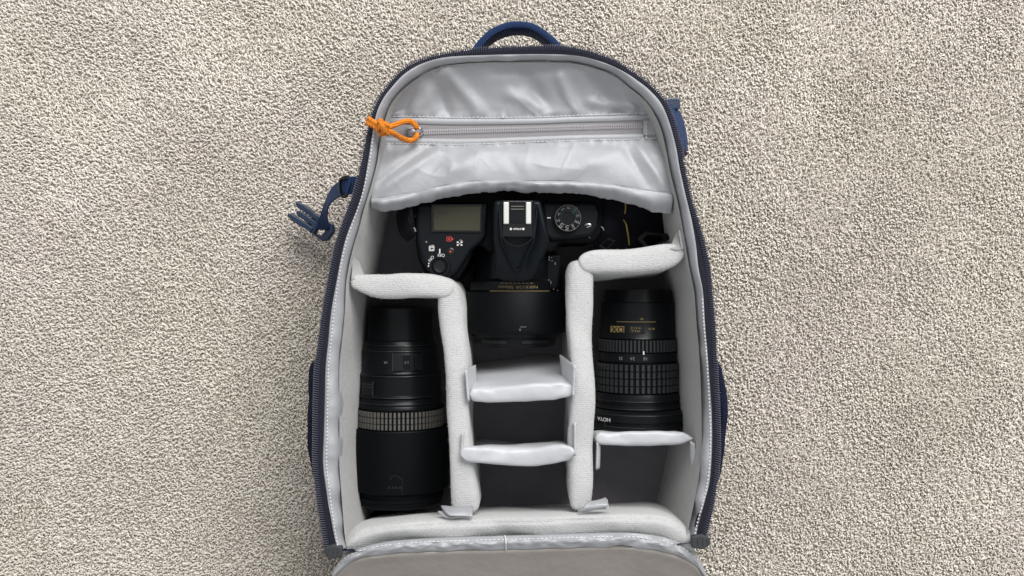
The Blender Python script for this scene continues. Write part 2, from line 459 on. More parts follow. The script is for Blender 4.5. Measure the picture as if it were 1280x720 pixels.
def fuzz(owner, rows, count, skip=0):
    """Short loose fibres standing off a felt surface."""
    m = MB(); nr = len(rows); nc = len(rows[0])
    for _ in range(count):
        i = random.randrange(nr - 1); j = random.randrange(skip, nc - 1 - skip)
        p = Vector(rows[i][j]).lerp(Vector(rows[i + 1][j]), random.random()).lerp(Vector(rows[i][j + 1]), random.random() * .9)
        e1 = Vector(rows[i + 1][j]) - Vector(rows[i][j]); e2 = Vector(rows[i][j + 1]) - Vector(rows[i][j]); nn = e1.cross(e2)
        if nn.length < 1e-12: continue
        nn.normalize()
        if nn.z < 0: nn = -nn
        d = Vector((random.gauss(0, 1), random.gauss(0, 1), random.gauss(0, .5))).normalized()
        L = random.uniform(.0005, .0014); side = nn.cross(d)
        if side.length < 1e-6: continue
        side = side.normalized() * .00007
        a = p; c = p + nn * L * .30 + d * L * .5; e = p + nn * L * random.uniform(.05, .55) + d * L
        k = len(m.v); m.v += [tuple(a - side), tuple(a + side), tuple(c - side), tuple(c + side), tuple(e)]
        m.f += [(k, k + 1, k + 3, k + 2), (k + 2, k + 3, k + 4)]
    me = bpy.data.meshes.new('felt_fuzz'); me.from_pydata(m.v, [], m.f); me.update()
    link('felt_fuzz', me, M['fuzz'], owner, kind='stuff')

def bottom_pad():
    # padded wall at the foot of the compartment; three pixel curves: where it meets the floor view, its crown, the seam with the lid
    low = [(426,668,.05), (440,655,.04), (455,648,FLOOR), (480,642,FLOOR), (520,637,FLOOR), (580,634,FLOOR), (640,632,FLOOR), (710,630,FLOOR), (780,628,FLOOR), (815,628,FLOOR), (838,634,FLOOR), (852,645,.04), (862,655,.05)]
    mid = [(427,673,.12), (441,661,.125), (456,656,.128), (480,652,.13), (520,648,.132), (580,645,.133), (640,643,.133), (710,641,.133), (780,639,.132), (815,639,.131), (838,644,.128), (853,653,.125), (864,660,.12)]
    top = [(427,684,.140), (442,674,.144), (457,669,.146), (480,664,.1475), (520,660,.148), (580,657,.1485), (640,655,.1485), (710,652,.148), (780,650,.148), (815,651,.147), (838,656,.146), (854,664,.144), (866,672,.140)]
    seam = [(428,694,.140), (444,688,.141), (459,683,.142), (482,679,.143), (522,675,.143), (580,672.5,.143), (640,670.5,.143), (710,668.5,.143), (780,667.5,.143), (815,671,.142), (838,676,.142), (855,684,.141), (868,692,.140)]
    rows = sheet_rows([low, mid, top, seam], 120, 26)
    for r in rows:
        for j, p in enumerate(r):
            p.z += nz(p.x * 24, p.y * 40, 2.2) * .0048 * min(1, j / 8) + nz(p.x * 90, p.y * 90, 5) * .0008
            p.y += nz(p.x * 30, 4, p.z * 20) * .0015
    o = MB().grid(rows).build('foot_padding', M['felt'], BAG)
    fuzz(o, rows, 3500, 0)
bottom_pad()

def lid():
    root_rows = []
    seam = [(414,724,.136), (420,708,.137), (432,694,.140), (447,686.5,.1425), (470,680,.1445), (500,675.5,.146), (560,672,.146), (640,669.5,.146), (710,667.5,.146), (780,666,.146), (815,669,.145), (838,674,.144), (858,684,.142), (873,697,.139), (884,722,.136)]
    s2 = [(413,727,.140), (421,712,.142), (434,699,.145), (449,692,.147), (470,687,.149), (500,683.5,.150), (560,680.5,.1505), (640,678.5,.1505), (710,676.5,.1505), (780,675,.150), (815,678.5,.149), (838,683.5,.147), (858,693,.145), (872,704,.142), (885,725,.139)]
    s3 = [(412,729,.136), (422,716,.138), (435,704,.141), (450,697.5,.143), (470,694,.145), (500,691,.146), (560,688.5,.1465), (640,686.5,.1465), (710,684.5,.1465), (780,683,.146), (815,687,.145), (838,692,.144), (856,698.5,.142), (871,708,.139), (886,728,.136)]
    rows = sheet_rows([seam, s2, s3], 260, 12)
    for r in rows:
        for j, p in enumerate(r):
            k = math.sin(math.pi * j / 11)
            p.z += (nz(p.x * 60, p.y * 60, 3) * .0022 + nz(p.x * 150, j * .3, 8) * .0022) * k
            p.y += nz(p.x * 70, 8.2, 1) * .0016 * (j / 11)
    LID = MB().grid(rows).build('lid', M['satin'], BAG, solid=0.0008)
    # stitches on the trim
    c = cr(sheet_c(seam, s2, .45), 190)
    m = MB()
    for k in range(8, 180, 2):
        a = P(*c[k]); b = P(*c[k + 1]); a.z += .0014; b.z += .0014
        m.tube([a, a.lerp(b, 1.1)], .0004, 4)
    m.build('stitching', M['thread'], LID, kind='stuff')
    MB().tube([P(*q) for q in ((631,669.5,.1475), (632,674,.1512), (632.5,679,.1525), (632.5,684,.1498), (632.5,687,.1478))], .0005, 5).build('trim_join', M['thread'], LID)
    # lid panel: falls from the trim over the foot of the bag and lies out on the carpet
    c3 = cr(s3, 90)
    prof = [(0, 0, 0), (-.003, -.003, 0), (-.012, -.007, .1), (-.03, -.016, .35), (-.07, -.045, .7), (-.12, -.085, .95), (-.2, -.112, 1), (-.32, -.118, 1), (-.42, -.118, 1)]
    rows = []
    for dy, dz, fl in prof:
        row = []
        for q in c3:
            p = P(*q)
            base_y = p.y
            yy = base_y * (1 - fl) + (-.205) * fl
            x = p.x * (1 + .04 * fl)
            zz = (p.z * (1 - fl) + .142 * fl) + dz + nz(x * 12, dy * 25, 6) * .0035 * min(1, fl * 3)
            if dy < -.35: x *= 0.85
            row.append((x, yy + dy, max(zz, .012)))
        rows.append(row)
    MB().grid(rows).build('lid_panel', M['lid'], LID, solid=0.004, sub=1)
    # lid zipper edges
    for sgn, e in ((-1, rows), (1, rows)):
        idx = 0 if sgn < 0 else -1
        path = [Vector(r[idx]) + Vector((sgn * .002, 0, -.0025)) for r in rows[:7]]
        MB().tube(cr([tuple(p) for p in path], 40).tolist(), .0032, 8).build('lid_piping', M['navy'], LID)
def sheet_c(a, b, t):
    return [tuple(np.array(p) * (1 - t) + np.array(q) * t) for p, q in zip(a, b)]
lid()

def zipper_tabs():
    for pts, in (([(428,684), (416,681), (406,684), (403.5,691), (407,698), (415,700), (427,697)],), ([(864,671), (877,668.5), (886,671), (889,677), (887,683.5), (879,688), (865,686)],)):
        poly = [P(x, y, RIM + .004) for x, y in pts]
        o = MB().extrude([(p.x, p.y) for p in poly], RIM - .002, RIM + .003).build('zipper_end_tab', M['rubber'], BAG, bevel=.0014, smooth=False)
        c = sum((Vector(p) for p in poly), Vector()) / len(poly)
        m = MB()
        for dx in (-.003, .0005, .004):
            m.box((c.x + dx, c.y, RIM + .0032), (.0006, .0045, .0008))
        m.build('moulded_ribs', M['rubber'], o)
zipper_tabs()

# ------------------------------------------------------------------ inner top pocket flap
def top_pocket():
    # rows of the flap from the rim down: (left x, right x) come from the crease, y from these pixel curves
    y_top = [(478,150), (484,132), (497,114), (512,100), (528,90), (544,83.5), (563,78.5), (600,75.5), (640,75), (680,75), (700,75.5), (738,81), (774,96), (802,118), (816,134), (826,150)]
    r0 = [(478,143), (497,113.5), (512,101), (528,92), (545,85), (563,80), (600,77), (640,76.5), (680,76.5), (720,79), (757,89), (774,98), (790,110), (802,120), (817,139)]
    r1 = [(480,148), (520,148), (560,149), (592,149), (640,149), (680,148.5), (719,146.5), (760,145.5), (790,144), (812,143), (822,142)]
    r2 = [(472,178), (520,179), (574,179.7), (620,178.5), (683,176), (730,174.5), (780,173.5), (810,172.5), (831,172)]
    r3 = [(464,249), (486,246), (510,241.5), (538,235.6), (565,230), (592,226.6), (620,226), (660,226), (700,226), (730,227), (760,230.5), (791,234.5), (815,237.5), (841,241)]
    r4 = [(464,259), (486,264.5), (510,258.5), (538,251), (562,245.5), (585,241), (620,239), (660,239), (700,240), (730,243), (755,247), (773,251), (800,259), (822,265), (839,266)]
    n = 220
    c0, c1, c2, c3, c4 = [cr(c, n) for c in (r0, r1, r2, r3, r4)]
    # even the columns by x so that rows run straight down
    def byx(c, x0, x1):
        xs = np.linspace(x0, x1, n); o = np.argsort(c[:, 0]); return np.stack([xs, np.interp(xs, c[o, 0], c[o, 1])], 1)
    c0, c1, c2, c3, c4 = [byx(c, c[0, 0], c[-1, 0]) for c in (c0, c1, c2, c3, c4)]
    FOLDS = {1.0: [(520,140,556,92,13,.0030), (560,146,540,96,12,-.0034), (600,140,565,98,11,.0032), (640,120,690,140,12,.0026), (690,140,660,98,13,-.0030), (720,138,700,100,10,.0032),
                   (770,140,745,104,13,-.0030), (790,138,775,112,9,.0026), (505,135,515,112,8,-.0022), (620,92,690,90,8,-.0022), (740,128,790,134,8,.002)],
             8.0: [(478,240,545,190,9,.0022), (476,228,530,186,7,-.0020), (560,225,600,190,14,.0018), (800,186,826,232,7,.0022), (785,190,808,232,8,-.0020), (700,222,760,196,14,.0016), (630,190,650,222,12,-.0012)]}
    FW = {k: [(P(a, b, .13), P(c, d, .13), w * .78 / 1690, h * .95) for a, b, c, d, w, h in v] for k, v in FOLDS.items()}
    def wr(p, amp, k):                       # cloth folds: soft ridges and hollows that die out at their ends, over finer creasing
        a = 0.0
        for A, B, w, h in FW[k]:
            d = Vector((B.x - A.x, B.y - A.y)); q = Vector((p.x - A.x, p.y - A.y)); L2 = d.length_squared
            t = q.dot(d) / L2; n_ = (q - d * t).length; tt = max(0, -t, t - 1)
            e = tt * math.sqrt(L2)
            a += h * math.exp(-(n_ / w) ** 2) * math.exp(-(e / (w * 1.4)) ** 2)
        u = p.x + p.y * .8
        a += nz(u * 34, p.y * 16, k) * .0018 + nz(p.x * 85, p.y * 60, k + 5) * .0005
        cm = max(0, nz(p.x * 18, p.y * 18, k + 9) + .25)
        for f1, f2, sl in ((30, 22, .9), (52, 30, -.5)):
            r_ = 1 - abs(2.2 * nz((p.x + p.y * sl) * f1, p.y * f2, k + 11 + sl)); a += max(0, r_) ** 6 * (.0012 if k > 5 else .0022) * cm
        return a * amp
    def rows_between(ca, cb, za, zb, m, sag, amp, k, edge=(1, 1)):
        rows = []
        for j in range(m + 1):
            t = j / m; row = []
            for i in range(n):
                z = za * (1 - t) + zb * t
                p = P(*(ca[i] * (1 - t) + cb[i] * t), z)
                win = math.sin(math.pi * t) ** .6 if t not in (0, 1) else 0
                side = min(1, min(i, n - 1 - i) / 10)
                p.z += -sag * math.sin(math.pi * t) + wr(p, amp * (win * .85 + .12) * (.35 + .65 * side), k)
                ds = min(t, 1 - t) * (ca[i][1] - cb[i][1]) / -1690
                p.z += (0 if (k > 5 and t > .5) else 1) * nz(p.x * 210, t * 3, k) * .0016 * math.exp(-(ds / .0045) ** 2) + (0 if (k > 5 and t > .5) else 1) * nz(p.x * 75, t * 5, k) * .0012 * math.exp(-(ds / .009) ** 2)
                row.append(p)
            rows.append(row)
        return rows
    Z0, Z1, Z2, Z3 = .142, .125, .124, .134
    up = rows_between(c0, c1, Z0, Z1, 56, .003, 1.25, 1.0)
    PK = MB().grid(up).build('top_pocket', M['satin'], BAG, solid=.0008)
    lo = rows_between(c2, c3, Z2, Z3, 48, -.004, 1.0, 8.0)
    # hem: rolls over the seam, down and back under
    hem = []
    for j in range(12):
        t = j / 11; row = []
        for i in range(n):
            e4 = c4[i] + np.array((0, nz(i * .11, 3.3) * 3.0 + nz(i * .37, 1.3) * 1.2))
            q = P(*(c3[i] * (1 - t) + e4 * t), Z3 - .008 * t ** 1.6)
            q.z += (nz(q.x * 48, j * .12, 2) * .0026 + nz(q.x * 150, j * .1, 6) * .0012) * math.sin(math.pi * min(1, t * .8 + .1)) + .0022 * math.sin(math.pi * t)
            if j == 0: q.z -= .0012
            row.append(q)
        hem.append(row)
    for j in range(1, 7):
        row = []
        for i in range(n):
            q = Vector(hem[11][i]); q.y += -.0008 + .0010 * j ** 1.3; q.z -= .0022 * j ** .8; row.append(q)
        hem.append(row)
    MB().tube([P(*c3[i], Z3 - .0002) for i in range(n)], .0008, 6).build('hem_seam', M['satin'], PK)
    MB().grid(lo).build('pocket_front', M['satin'], PK, solid=.0008)
    MB().grid(hem).build('pocket_hem', M['satin'], PK, solid=.0008)
    # piping-like fold above the zipper strip: cloth edge overlapping the tape
    def strip(ca, cb, t0, t1, dz, name, mt, z0=Z1, z1=Z2, m=6, lift=0.0):
        rows = []
        for j in range(m + 1):
            t = t0 + (t1 - t0) * j / m; row = []
            for i in range(n):
                p = P(*(ca[i] * (1 - t) + cb[i] * t), z0 * (1 - t) + z1 * t)
                p.z += dz + lift * math.sin(math.pi * j / m) + nz(p.x * 18, p.y * 40, 4) * .0008
                row.append(p)
            rows.append(row)
        return MB().grid(rows).build(name, mt, PK, solid=.0006)
    strip(c1, c2, -.04, .24, .0006, 'upper_welt', M['satin'], lift=.0010)
    strip(c1, c2, .10, .92, .0002, 'zipper_tape', M['tape_grey'])
    strip(c1, c2, .80, 1.06, .0004, 'lower_welt', M['satin'], lift=.0006)
    # end patch of the zipper
    m = MB()
    rows = []
    for t in np.linspace(.18, .9, 6):
        rows.append([P(*( (np.array((x, np.interp(x, c1[:, 0], c1[:, 1]))) * (1 - t) + np.array((x, np.interp(x, c2[:, 0], c2[:, 1]))) * t)), .1262 + nz(x * .2, t * 4) * .0004) for x in np.linspace(804, 829, 10)])
    MB().grid(rows).build('zipper_end_patch', M['satin'], PK, solid=.0006)
    # zipper coil (closed, pale)
    m = MB()
    xs = np.arange(530, 804, 2.25)
    for k, x in enumerate(xs):
        y = 165.5 - (x - 525) / 280 * 8.2
        p = P(x, y, .1252 + nz(P(x, y, .12).x * 18, P(x, y, .12).y * 40, 4) * .0008)
        for sg in (-1, 1):
            m.tube([p + Vector((sg * .0003, sg * .0002, .0005)), p + Vector((0, sg * .0010, .0007)), p + Vector((-sg * .0002, sg * .0018, .0001))], .00042, 4)
    m.build('zipper_coil', M['coil_grey'], PK, kind='stuff')
    # stitch rows
    m = MB()
    for c, off, zz in ((c1, -1.5, Z1), (c2, 1.5, Z2)):
        x = c[4, 0]
        while x < c[-3, 0]:
            a = P(x, np.interp(x, c[:, 0], c[:, 1]) + off, zz); b = P(x + 3.6, np.interp(x + 3.6, c[:, 0], c[:, 1]) + off - .4, zz)
            up_ = wr_h = .0018
            a.z += up_ ; b.z += up_
            m.tube([a, a.lerp(b, .5) + Vector((0, 0, .0003)), b], .00036, 4)
            x += 5.2
    for q in range(5):
        a = P(808, 152 + q * 4.6, .1275); b = P(808, 155 + q * 4.6, .1275); m.tube([a, b], .0004, 4)
    m.build('stitching', M['thread'], PK, kind='stuff')
    # slider and cord
    SL = MB()
    pz = .128
    SL.extrude([(p.x, p.y) for p in [P(x, y, pz) for x, y in ((509,159), (522,157.5), (528,160), (528.5,168), (523,171), (510,169.5))]], .122, .127)
    sl = SL.build('zipper_slider', M['steel'], PK, bevel=.0009, smooth=False)
    br = [P(x, y, z) for x, y, z in ((509.5,164,.1275), (510,164,.1305), (515,163.7,.1325), (523,163.3,.1318), (526.5,163,.128))]
    MB().tube(cr([tuple(p) for p in br], 16).tolist(), .0018, 8).build('slider_bridge', M['steel'], sl)
    # orange cord: one loop through the slider, a knot, two tails
    z = .1335
    loop = [(479,158.5,.155), (486,158.5,.153), (494,156,.147), (503,152.5,.140), (511,151.5,.135), (517,154,.134), (520.5,159,.134), (521,163.5,z-.004), (521,168,z-.0015), (519.5,172.5,.134), (514,175.5,.135), (507,174.5,.139), (499,171,.145), (491,166,.151), (484,163.5,.154), (478,162.5,.155)]
    pull = MB().tube([P(*q) for q in cr(loop, 90)], .00205, 8).build('cord_pull', M['orange'], PK)
    km = MB(); z = .1555
    # knot: three wraps round the strands
    for k, (cx, cy) in enumerate(((474.5,157), (478.5,160), (482.5,161))):
        ring = []
        for a in np.linspace(0, 2 * math.pi, 22):
            ring.append(P(cx + math.cos(a) * 1.6 + math.sin(a) * 2.0 * (k - 1) * .4, cy + math.sin(a + .3) * 6.2 - math.cos(a) * 1.2, z + .0026 * math.cos(a * 1.0 + 1.2 + k)))
        km.tube(ring, .0021, 7, caps=False)
    km.tube([P(*q) for q in cr([(472,163,z+.002), (476,158,z+.005), (481,155.5,z+.005), (486,157,z+.003)], 16)], .0021, 7)
    km.tube([P(*q) for q in cr([(474,152,z+.003), (478,157,z+.0055), (480,164,z+.005), (476,168,z+.001)], 16)], .0021, 7)
    km.build('knot', M['orange'], pull)
    tm = MB()
    tm.tube([P(*q) for q in cr([(478,159,z+.001), (471,155,z+.002), (464,151,z+.003), (459,147.5,z+.004)], 16)], .00205, 8)
    tm.tube([P(*q) for q in cr([(478,162,z), (471,159.5,z+.001), (464,155.5,z+.002), (457.5,152.5,z+.003)], 16)], .00205, 8)
    tm.build('cord_tail', M['orange'], pull)
top_pocket()

# ------------------------------------------------------------------ handle, straps, pockets outside
def handle():
    outer = [(586,66), (592,58), (600,48), (611,38), (624,31), (637,27.3), (650,26.5), (664,28.5), (676,34), (688,43), (697,51), (704,60)]
    n = 60
    c = cr(outer, n)
    Zt = .118
    rows = []
    for i in range(n):
        p = P(*c[i], Zt)
        a = P(*c[max(i - 1, 0)], Zt); b = P(*c[min(i + 1, n - 1)], Zt)
        d = (b - a).normalized(); inn = Vector((d.y, -d.x, 0))
        sec = [(0, 0), (.0008, .0012), (.0036, .0012), (.0044, 0), (.0052, -.010), (.0054, -.021), (.0010, -.0215), (.0, -.012)]
        rows.append([p + inn * u + Vector((0, 0, v)) for u, v in sec])
    H = MB().grid(rows, close_u=True).build('carry_handle', M['navy_web'], BAG, angle=60)
    m = MB()
    for i in range(2, n - 2):
        a = Vector(rows[i][3]) + Vector((0, 0, .0004)); b = Vector(rows[i + 1][3]) + Vector((0, 0, .0004))
        m.tube([a, a.lerp(b, .6)], .00035, 4)
    m.build('stitching', M['thread_navy'], H, kind='stuff')
handle()

def mesh_pocket(sgn):
    if sgn < 0: pts = [(399,432), (393,446), (387,470), (384.5,495), (384,520), (385.5,545), (390,575), (397,610)]
    else: pts = [(894,432), (901,452), (906,480), (908.5,505), (908,530), (905.5,555), (900.5,580), (892,612)]
    c = cr(pts, 64)
    half = [i for i in range(NS) if (Tw[i].x < 0) == (sgn < 0) and Tw[i].y < .02]
    half.sort(key=lambda i: Tw[i].y)
    rows = []
    for i in range(64):
        t = i / 63; rim = P(*c[i], .085)
        base = float(np.interp(rim.y, [Tw[q].y for q in half], [Tw[q].x for q in half])) + sgn * .0025
        e = min(1, math.sin(math.pi * t) * 2.2) ** .7
        row = []
        for j, u in enumerate(np.linspace(0, 1, 40)):
            z = .130 - .124 * u
            k = math.sin(math.pi * min(1, .004 + u * .98)) ** .6 * e
            x = base + (rim.x - base) * k + nz(i * .06, j * .06, 9) * .002 * k
            row.append((x, rim.y + (j % 2) * .0010, z + nz(i * .15, j * .15, 2) * .002))
        rows.append(row)
    o = MB().grid(rows).build('side_pocket', M['navy'], BAG)
    w = o.modifiers.new('Wireframe', 'WIREFRAME'); w.thickness = .0010; w.use_even_offset = False
    o['kind'] = 'stuff'
    # bound edge of the pocket
    MB().tube([Vector(r[0]) for r in rows], .0012, 6).build('pocket_binding', M['navy'], o)
mesh_pocket(-1); mesh_pocket(1)

def straps():
    # left: webbing with keeper and a side-release buckle resting by the carpet
    ea = [(456,214,.105), (447,220,.104), (436,221.5,.101), (425,226,.094), (414,237,.080), (407,252,.062), (400,270,.044), (394,286,.030)]
    eb = [(450,243,.105), (442,243,.103), (432,243.5,.097), (421,248,.088), (412,256,.073), (409,266,.056), (410,276,.040), (412,287,.026)]
    rows = sheet_rows([ea, eb], 60, 8)
    ST_ = MB().grid(rows).build('side_strap', M['navy_web'], BAG, solid=.0014)
    kp = [(425,226.5,.099), (428,223,.100), (434,221,.102), (438,224,.1035), (437,233,.103), (434,243,.100), (429,246,.098), (426,243,.096), (425,235,.097), (425,226.5,.099)]
    MB().tube([P(*q) for q in cr(kp, 40)], .0013, 7, caps=False).build('strap_keeper', M['gloss'], ST_)
    folds = MB()
    for k in range(3):
        folds.tube([P(*q) for q in cr([(438 + k * 4, 221.5, .105), (437 + k * 4, 231, .107), (434 + k * 4, 242, .103)], 12)], .0012, 6)
    folds.build('webbing_fold', M['navy_web'], ST_)
    # buckle in its own frame: u along the prongs, v across
    zc = .022
    base = P(410, 291, zc); tip = P(371, 264, zc)
    u = (tip - base).normalized(); v = Vector((-u.y, u.x, 0)); L = (tip - base).length
    rot = Matrix(((u.x, v.x, 0), (u.y, v.y, 0), (0, 0, 1)))
    def lp(a, b, c): return base + u * a + v * b + Vector((0, 0, c + a * .12))
    B = MB()
    W = .0084
    fr = [(-.001, -W), (-.0045, -W * .55), (-.0045, W * .55), (-.001, W), (.012, W), (.0145, W * .8), (.0145, -W * .8), (.012, -W)]
    def ring(outer, inner, z0, z1):
        mb = MB(); n = len(outer)
        rows = [[lp(a, b, z0) for a, b in outer], [lp(a, b, z1) for a, b in outer], [lp(a, b, z1) for a, b in inner], [lp(a, b, z0) for a, b in inner]]
        mb.grid(rows, close_u=True, close_v=True); return mb
    inner = [(.003, -W * .72), (.0025, -W * .4), (.0025, W * .4), (.003, W * .72), (.0075, W * .72), (.0078, W * .5), (.0078, -W * .5), (.0075, -W * .72)]
    BK = ring(fr, inner, -.0035, .0035).build('buckle', M['navy_plastic'], ST_, bevel=.0012, smooth=False)
    MB().tube([lp(.009, -W * .7, .004), lp(.009, W * .7, .004)], .0017, 8).build('buckle_bar', M['navy_plastic'], BK)
    def blade(name, pts, z0, z1):
        lo = [lp(a, b, z0) for a, b in pts]; hi = [lp(a, b, z1) for a, b in pts]; n = len(pts)
        mb = MB(); mb.v = [tuple(p) for p in lo + hi]
        mb.f = [(i, (i + 1) % n, n + (i + 1) % n, n + i) for i in range(n)] + [tuple(range(n)), tuple(range(n, 2 * n))]
        mb.build(name, M['navy_plastic'], BK, bevel=.0011, smooth=False)
    for sg in (-1, 1):
        blade('buckle_prong', [(.011, sg * W * 1.0), (.018, sg * W * .92), (.022, sg * W * 1.02), (.030, sg * W * 1.02), (.0350, sg * W * .90), (.0360, sg * W * .66), (.033, sg * W * .42), (.024, sg * W * .40), (.018, sg * W * .36), (.011, sg * W * .38)], -.0040, .0044)
    blade('buckle_guide', [(.011, -W * .30), (.028, -W * .30), (.031, -W * .18), (.031, W * .18), (.028, W * .30), (.011, W * .30)], -.0026, .0034)
    blade('buckle_web', [(.0145, -W * .8), (.0185, -W * .72), (.0185, W * .72), (.0145, W * .8)], -.002, .002)
    # right: compression strap held tight against the side, with its ladder lock
    ea = [(834,132,.124), (841,146,.126), (846,160,.126), (850,175,.125), (852,187,.121), (851,196,.114)]
    eb = [(841,130,.09), (850,142,.092), (855,157,.095), (858,172,.097), (858.5,184,.098), (854,197,.098)]
    rows = sheet_rows([ea, eb], 40, 8)
    s2 = MB().grid(rows).build('side_strap', M['navy_web'], BAG, solid=.0014)
    poly = [P(x, y, .108) for x, y in ((829,126.5), (833,122.5), (846,121), (850,123.5), (851,134), (848,136.5), (836,137.5))]
    MB().extrude([(p.x, p.y) for p in poly], .098, .108).build('ladder_lock', M['navy_plastic'], s2, bevel=.0018, smooth=False)
    MB().tube([P(849, 190, .108), P(858, 192, .104)], .0016, 8).build('strap_stop', M['gloss'], s2)
straps()

# ------------------------------------------------------------------ dividers
def panel(parent, path, zt, zb, mt, name='panel', lean=(0, 0), n=70, seed=0.0, wob=.0016, cap=(1, 1), sharp=False):
    """Padded panel: path = [(px, py, half thickness px)] along its top edge."""
    c = cr(path, n)
    C = [P(q[0], q[1], zt) for q in c]; Wd = [q[2] / (FPX / (CAM_Z - zt)) for q in c]
    tot = np.r_[0, np.cumsum([(C[i + 1] - C[i]).length for i in range(n - 1)])]
    rows = []
    na = 12
    for i in range(n):
        d = (C[min(i + 1, n - 1)] - C[max(i - 1, 0)]); d.normalize(); nn = Vector((-d.y, d.x, 0))
        e0 = tot[i] / (Wd[i] * .55 + 1e-6); e1 = (tot[-1] - tot[i]) / (Wd[i] * .55 + 1e-6)
        k = 1.0
        if cap[0]: k = min(k, math.sqrt(max(0.0, 1 - max(0, 1 - e0) ** 2)) * .94 + .06)
        if cap[1]: k = min(k, math.sqrt(max(0.0, 1 - max(0, 1 - e1) ** 2)) * .94 + .06)
        w = Wd[i] * k; H = zt - zb; row = []
        pts = [(-.8, 0), (-.86, .3), (-.92, .6)]
        r = min(w, Wd[i]) / H
        for a in np.linspace(-90, 90, na):
            s = math.sin(R(a)); co = math.cos(R(a))
            pts.append((math.copysign(abs(s) ** .72, s), 1 - Wd[i] * .75 / H + co ** .62 * (Wd[i] * .75 / H) * (.55 + .45 * k)))
        pts += [(.92, .6), (.86, .3), (.8, 0)]
        for off, h in pts:
            z = zb + H * h
            p = C[i] + nn * (off * w); p.z = z
            p.x += lean[0] * (1 - h); p.y += lean[1] * (1 - h)
            q = nz(p.x * 22 + seed, p.y * 22, z * 22) * wob * 1.9 + nz(p.x * 75 + seed, p.y * 75, z * 75) * wob * .22
            if mt is M['satin_white']:
                q += nz(p.x * 150 + seed, p.y * 190, z * 60) * .0024 * math.exp(-min(e0, e1) / 2.6) + nz(p.x * 60 + seed, p.y * 190, z * 140) * .0009
            p += nn * q * .8; p.z += q * h
            row.append(p)
        rows.append(row)
    b = MB().grid(rows)
    nc = len(rows[0])
    b.f.append(tuple(range(nc))); b.f.append(tuple((n - 1) * nc + k for k in range(nc)))
    o = b.build(name, mt, parent, angle=75)
    if mt is M['felt']: fuzz(o, rows, int(tot[-1] * 13000), 4)
    return o

def tab(parent, corners, mt, nu=10, nv=8, name='velcro_tab', seed=0.0, curl=.0015, solid=.0012):
    """Folded hook-and-loop tab: four (px,py,z) corners in order round the sheet."""
    A, B, C_, D = [np.array(c, float) for c in corners]
    rows = []
    for i in range(nu + 1):
        a = i / nu; row = []
        for j in range(nv + 1):
            b = j / nv
            q = (A * (1 - b) + B * b) * (1 - a) + (D * (1 - b) + C_ * b) * a
            p = P(*q); p.z += nz(p.x * 80 + seed, p.y * 80, a) * curl + math.sin(math.pi * b) * curl * .6
            row.append(p)
        rows.append(row)
    return MB().grid(rows).build(name, mt, parent, solid=solid)

# left divider: a short wing over the long lens and a long wing beside it
dl = thing('padded_divider', 'long pale felt divider bent round the lens with the grey ribbed ring', 'divider', P(565, 500, FLOOR), 'padded dividers')
panel(dl, [(438,351,7), (446,352.5,10), (462,356,13), (485,358.5,14.5), (515,359,15), (540,359,15), (558,361,13), (566,364,8)], .137, FLOOR, M['felt'], seed=2, wob=.0022)
panel(dl, [(553,354,8), (560,363,14), (565,385,17.5), (568,420,16.5), (571,460,15.5), (573,500,15), (574,540,14.5), (575,575,15), (579,605,16.5), (582,630,17), (583,646,16)], .136, FLOOR, M['felt'], seed=5, wob=.0024, n=110)
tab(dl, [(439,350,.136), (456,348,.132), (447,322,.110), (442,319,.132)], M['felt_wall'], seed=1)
tab(dl, [(592,638,.140), (586,648,.146), (558,648,.146), (547,640,.138)], M['velcro'], seed=3, curl=.003)
tab(dl, [(592,634,.141), (590,646,.148), (562,644,.148), (551,633,.139)], M['satin'], seed=4, curl=.004)
# right divider
dr = thing('padded_divider', 'long pale felt divider bent round the lens with the gold badge', 'divider', P(728, 480, FLOOR), 'padded dividers')
panel(dr, [(726,334,8), (736,329,13), (752,327,15), (780,325.5,15.5), (810,323,16), (835,320,16), (848,317,12), (856,314,6)], .137, FLOOR + .012, M['felt'], seed=8, wob=.002, lean=(0, -.006))
panel(dr, [(733,328,9), (728,338,16), (727,360,17.5), (728,400,17), (728,440,16), (728,480,15.5), (728.5,520,15.5), (728.5,560,16), (728,595,16), (727.5,620,15), (728,640,13)], .136, FLOOR, M['felt'], seed=12, wob=.0022, n=110)
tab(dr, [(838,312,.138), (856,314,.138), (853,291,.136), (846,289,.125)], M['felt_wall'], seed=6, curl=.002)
tab(dr, [(852,312,.139), (858,310,.134), (854,289,.134), (848,288,.137)], M['velcro'], seed=7, curl=.002)
tab(dr, [(722,640,.143), (732,630,.143), (759,624,.136), (761,636,.143)], M['velcro'], seed=9, curl=.003)
tab(dr, [(724,640,.145), (734,628,.144), (757,622,.138), (761,632,.146)], M['satin'], seed=10, curl=.004)
# small middle dividers
d1 = thing('small_divider', 'small pale satin divider below the camera, the upper of two', 'divider', P(650, 470, FLOOR), 'small satin dividers')
panel(d1, [(587,495,4), (592,495,8), (610,495,10), (640,494.5,10.5), (670,493,10.5), (697,491,10), (711,488.5,8), (717,487,4)], .137, FLOOR + .004, M['satin_white'], lean=(0, .015), seed=20, wob=.003)
tab(d1, [(585,502,.140), (597,488,.114), (594,456,.108), (582,463,.142)], M['satin_white'], seed=21)
tab(d1, [(717,496,.140), (704,482,.114), (700,443,.108), (719,457,.142)], M['satin_white'], seed=22)
d2 = thing('small_divider', 'slim pale satin divider between the two empty middle pockets', 'divider', P(648, 560, FLOOR), 'small satin dividers')
panel(d2, [(577,572,4), (583,570.5,9), (605,570,11.5), (635,570,12), (665,569,12.5), (695,567,12), (711,566,9), (719,565,4)], .141, FLOOR + .004, M['satin_white'], lean=(0, -.012), seed=24, wob=.003)
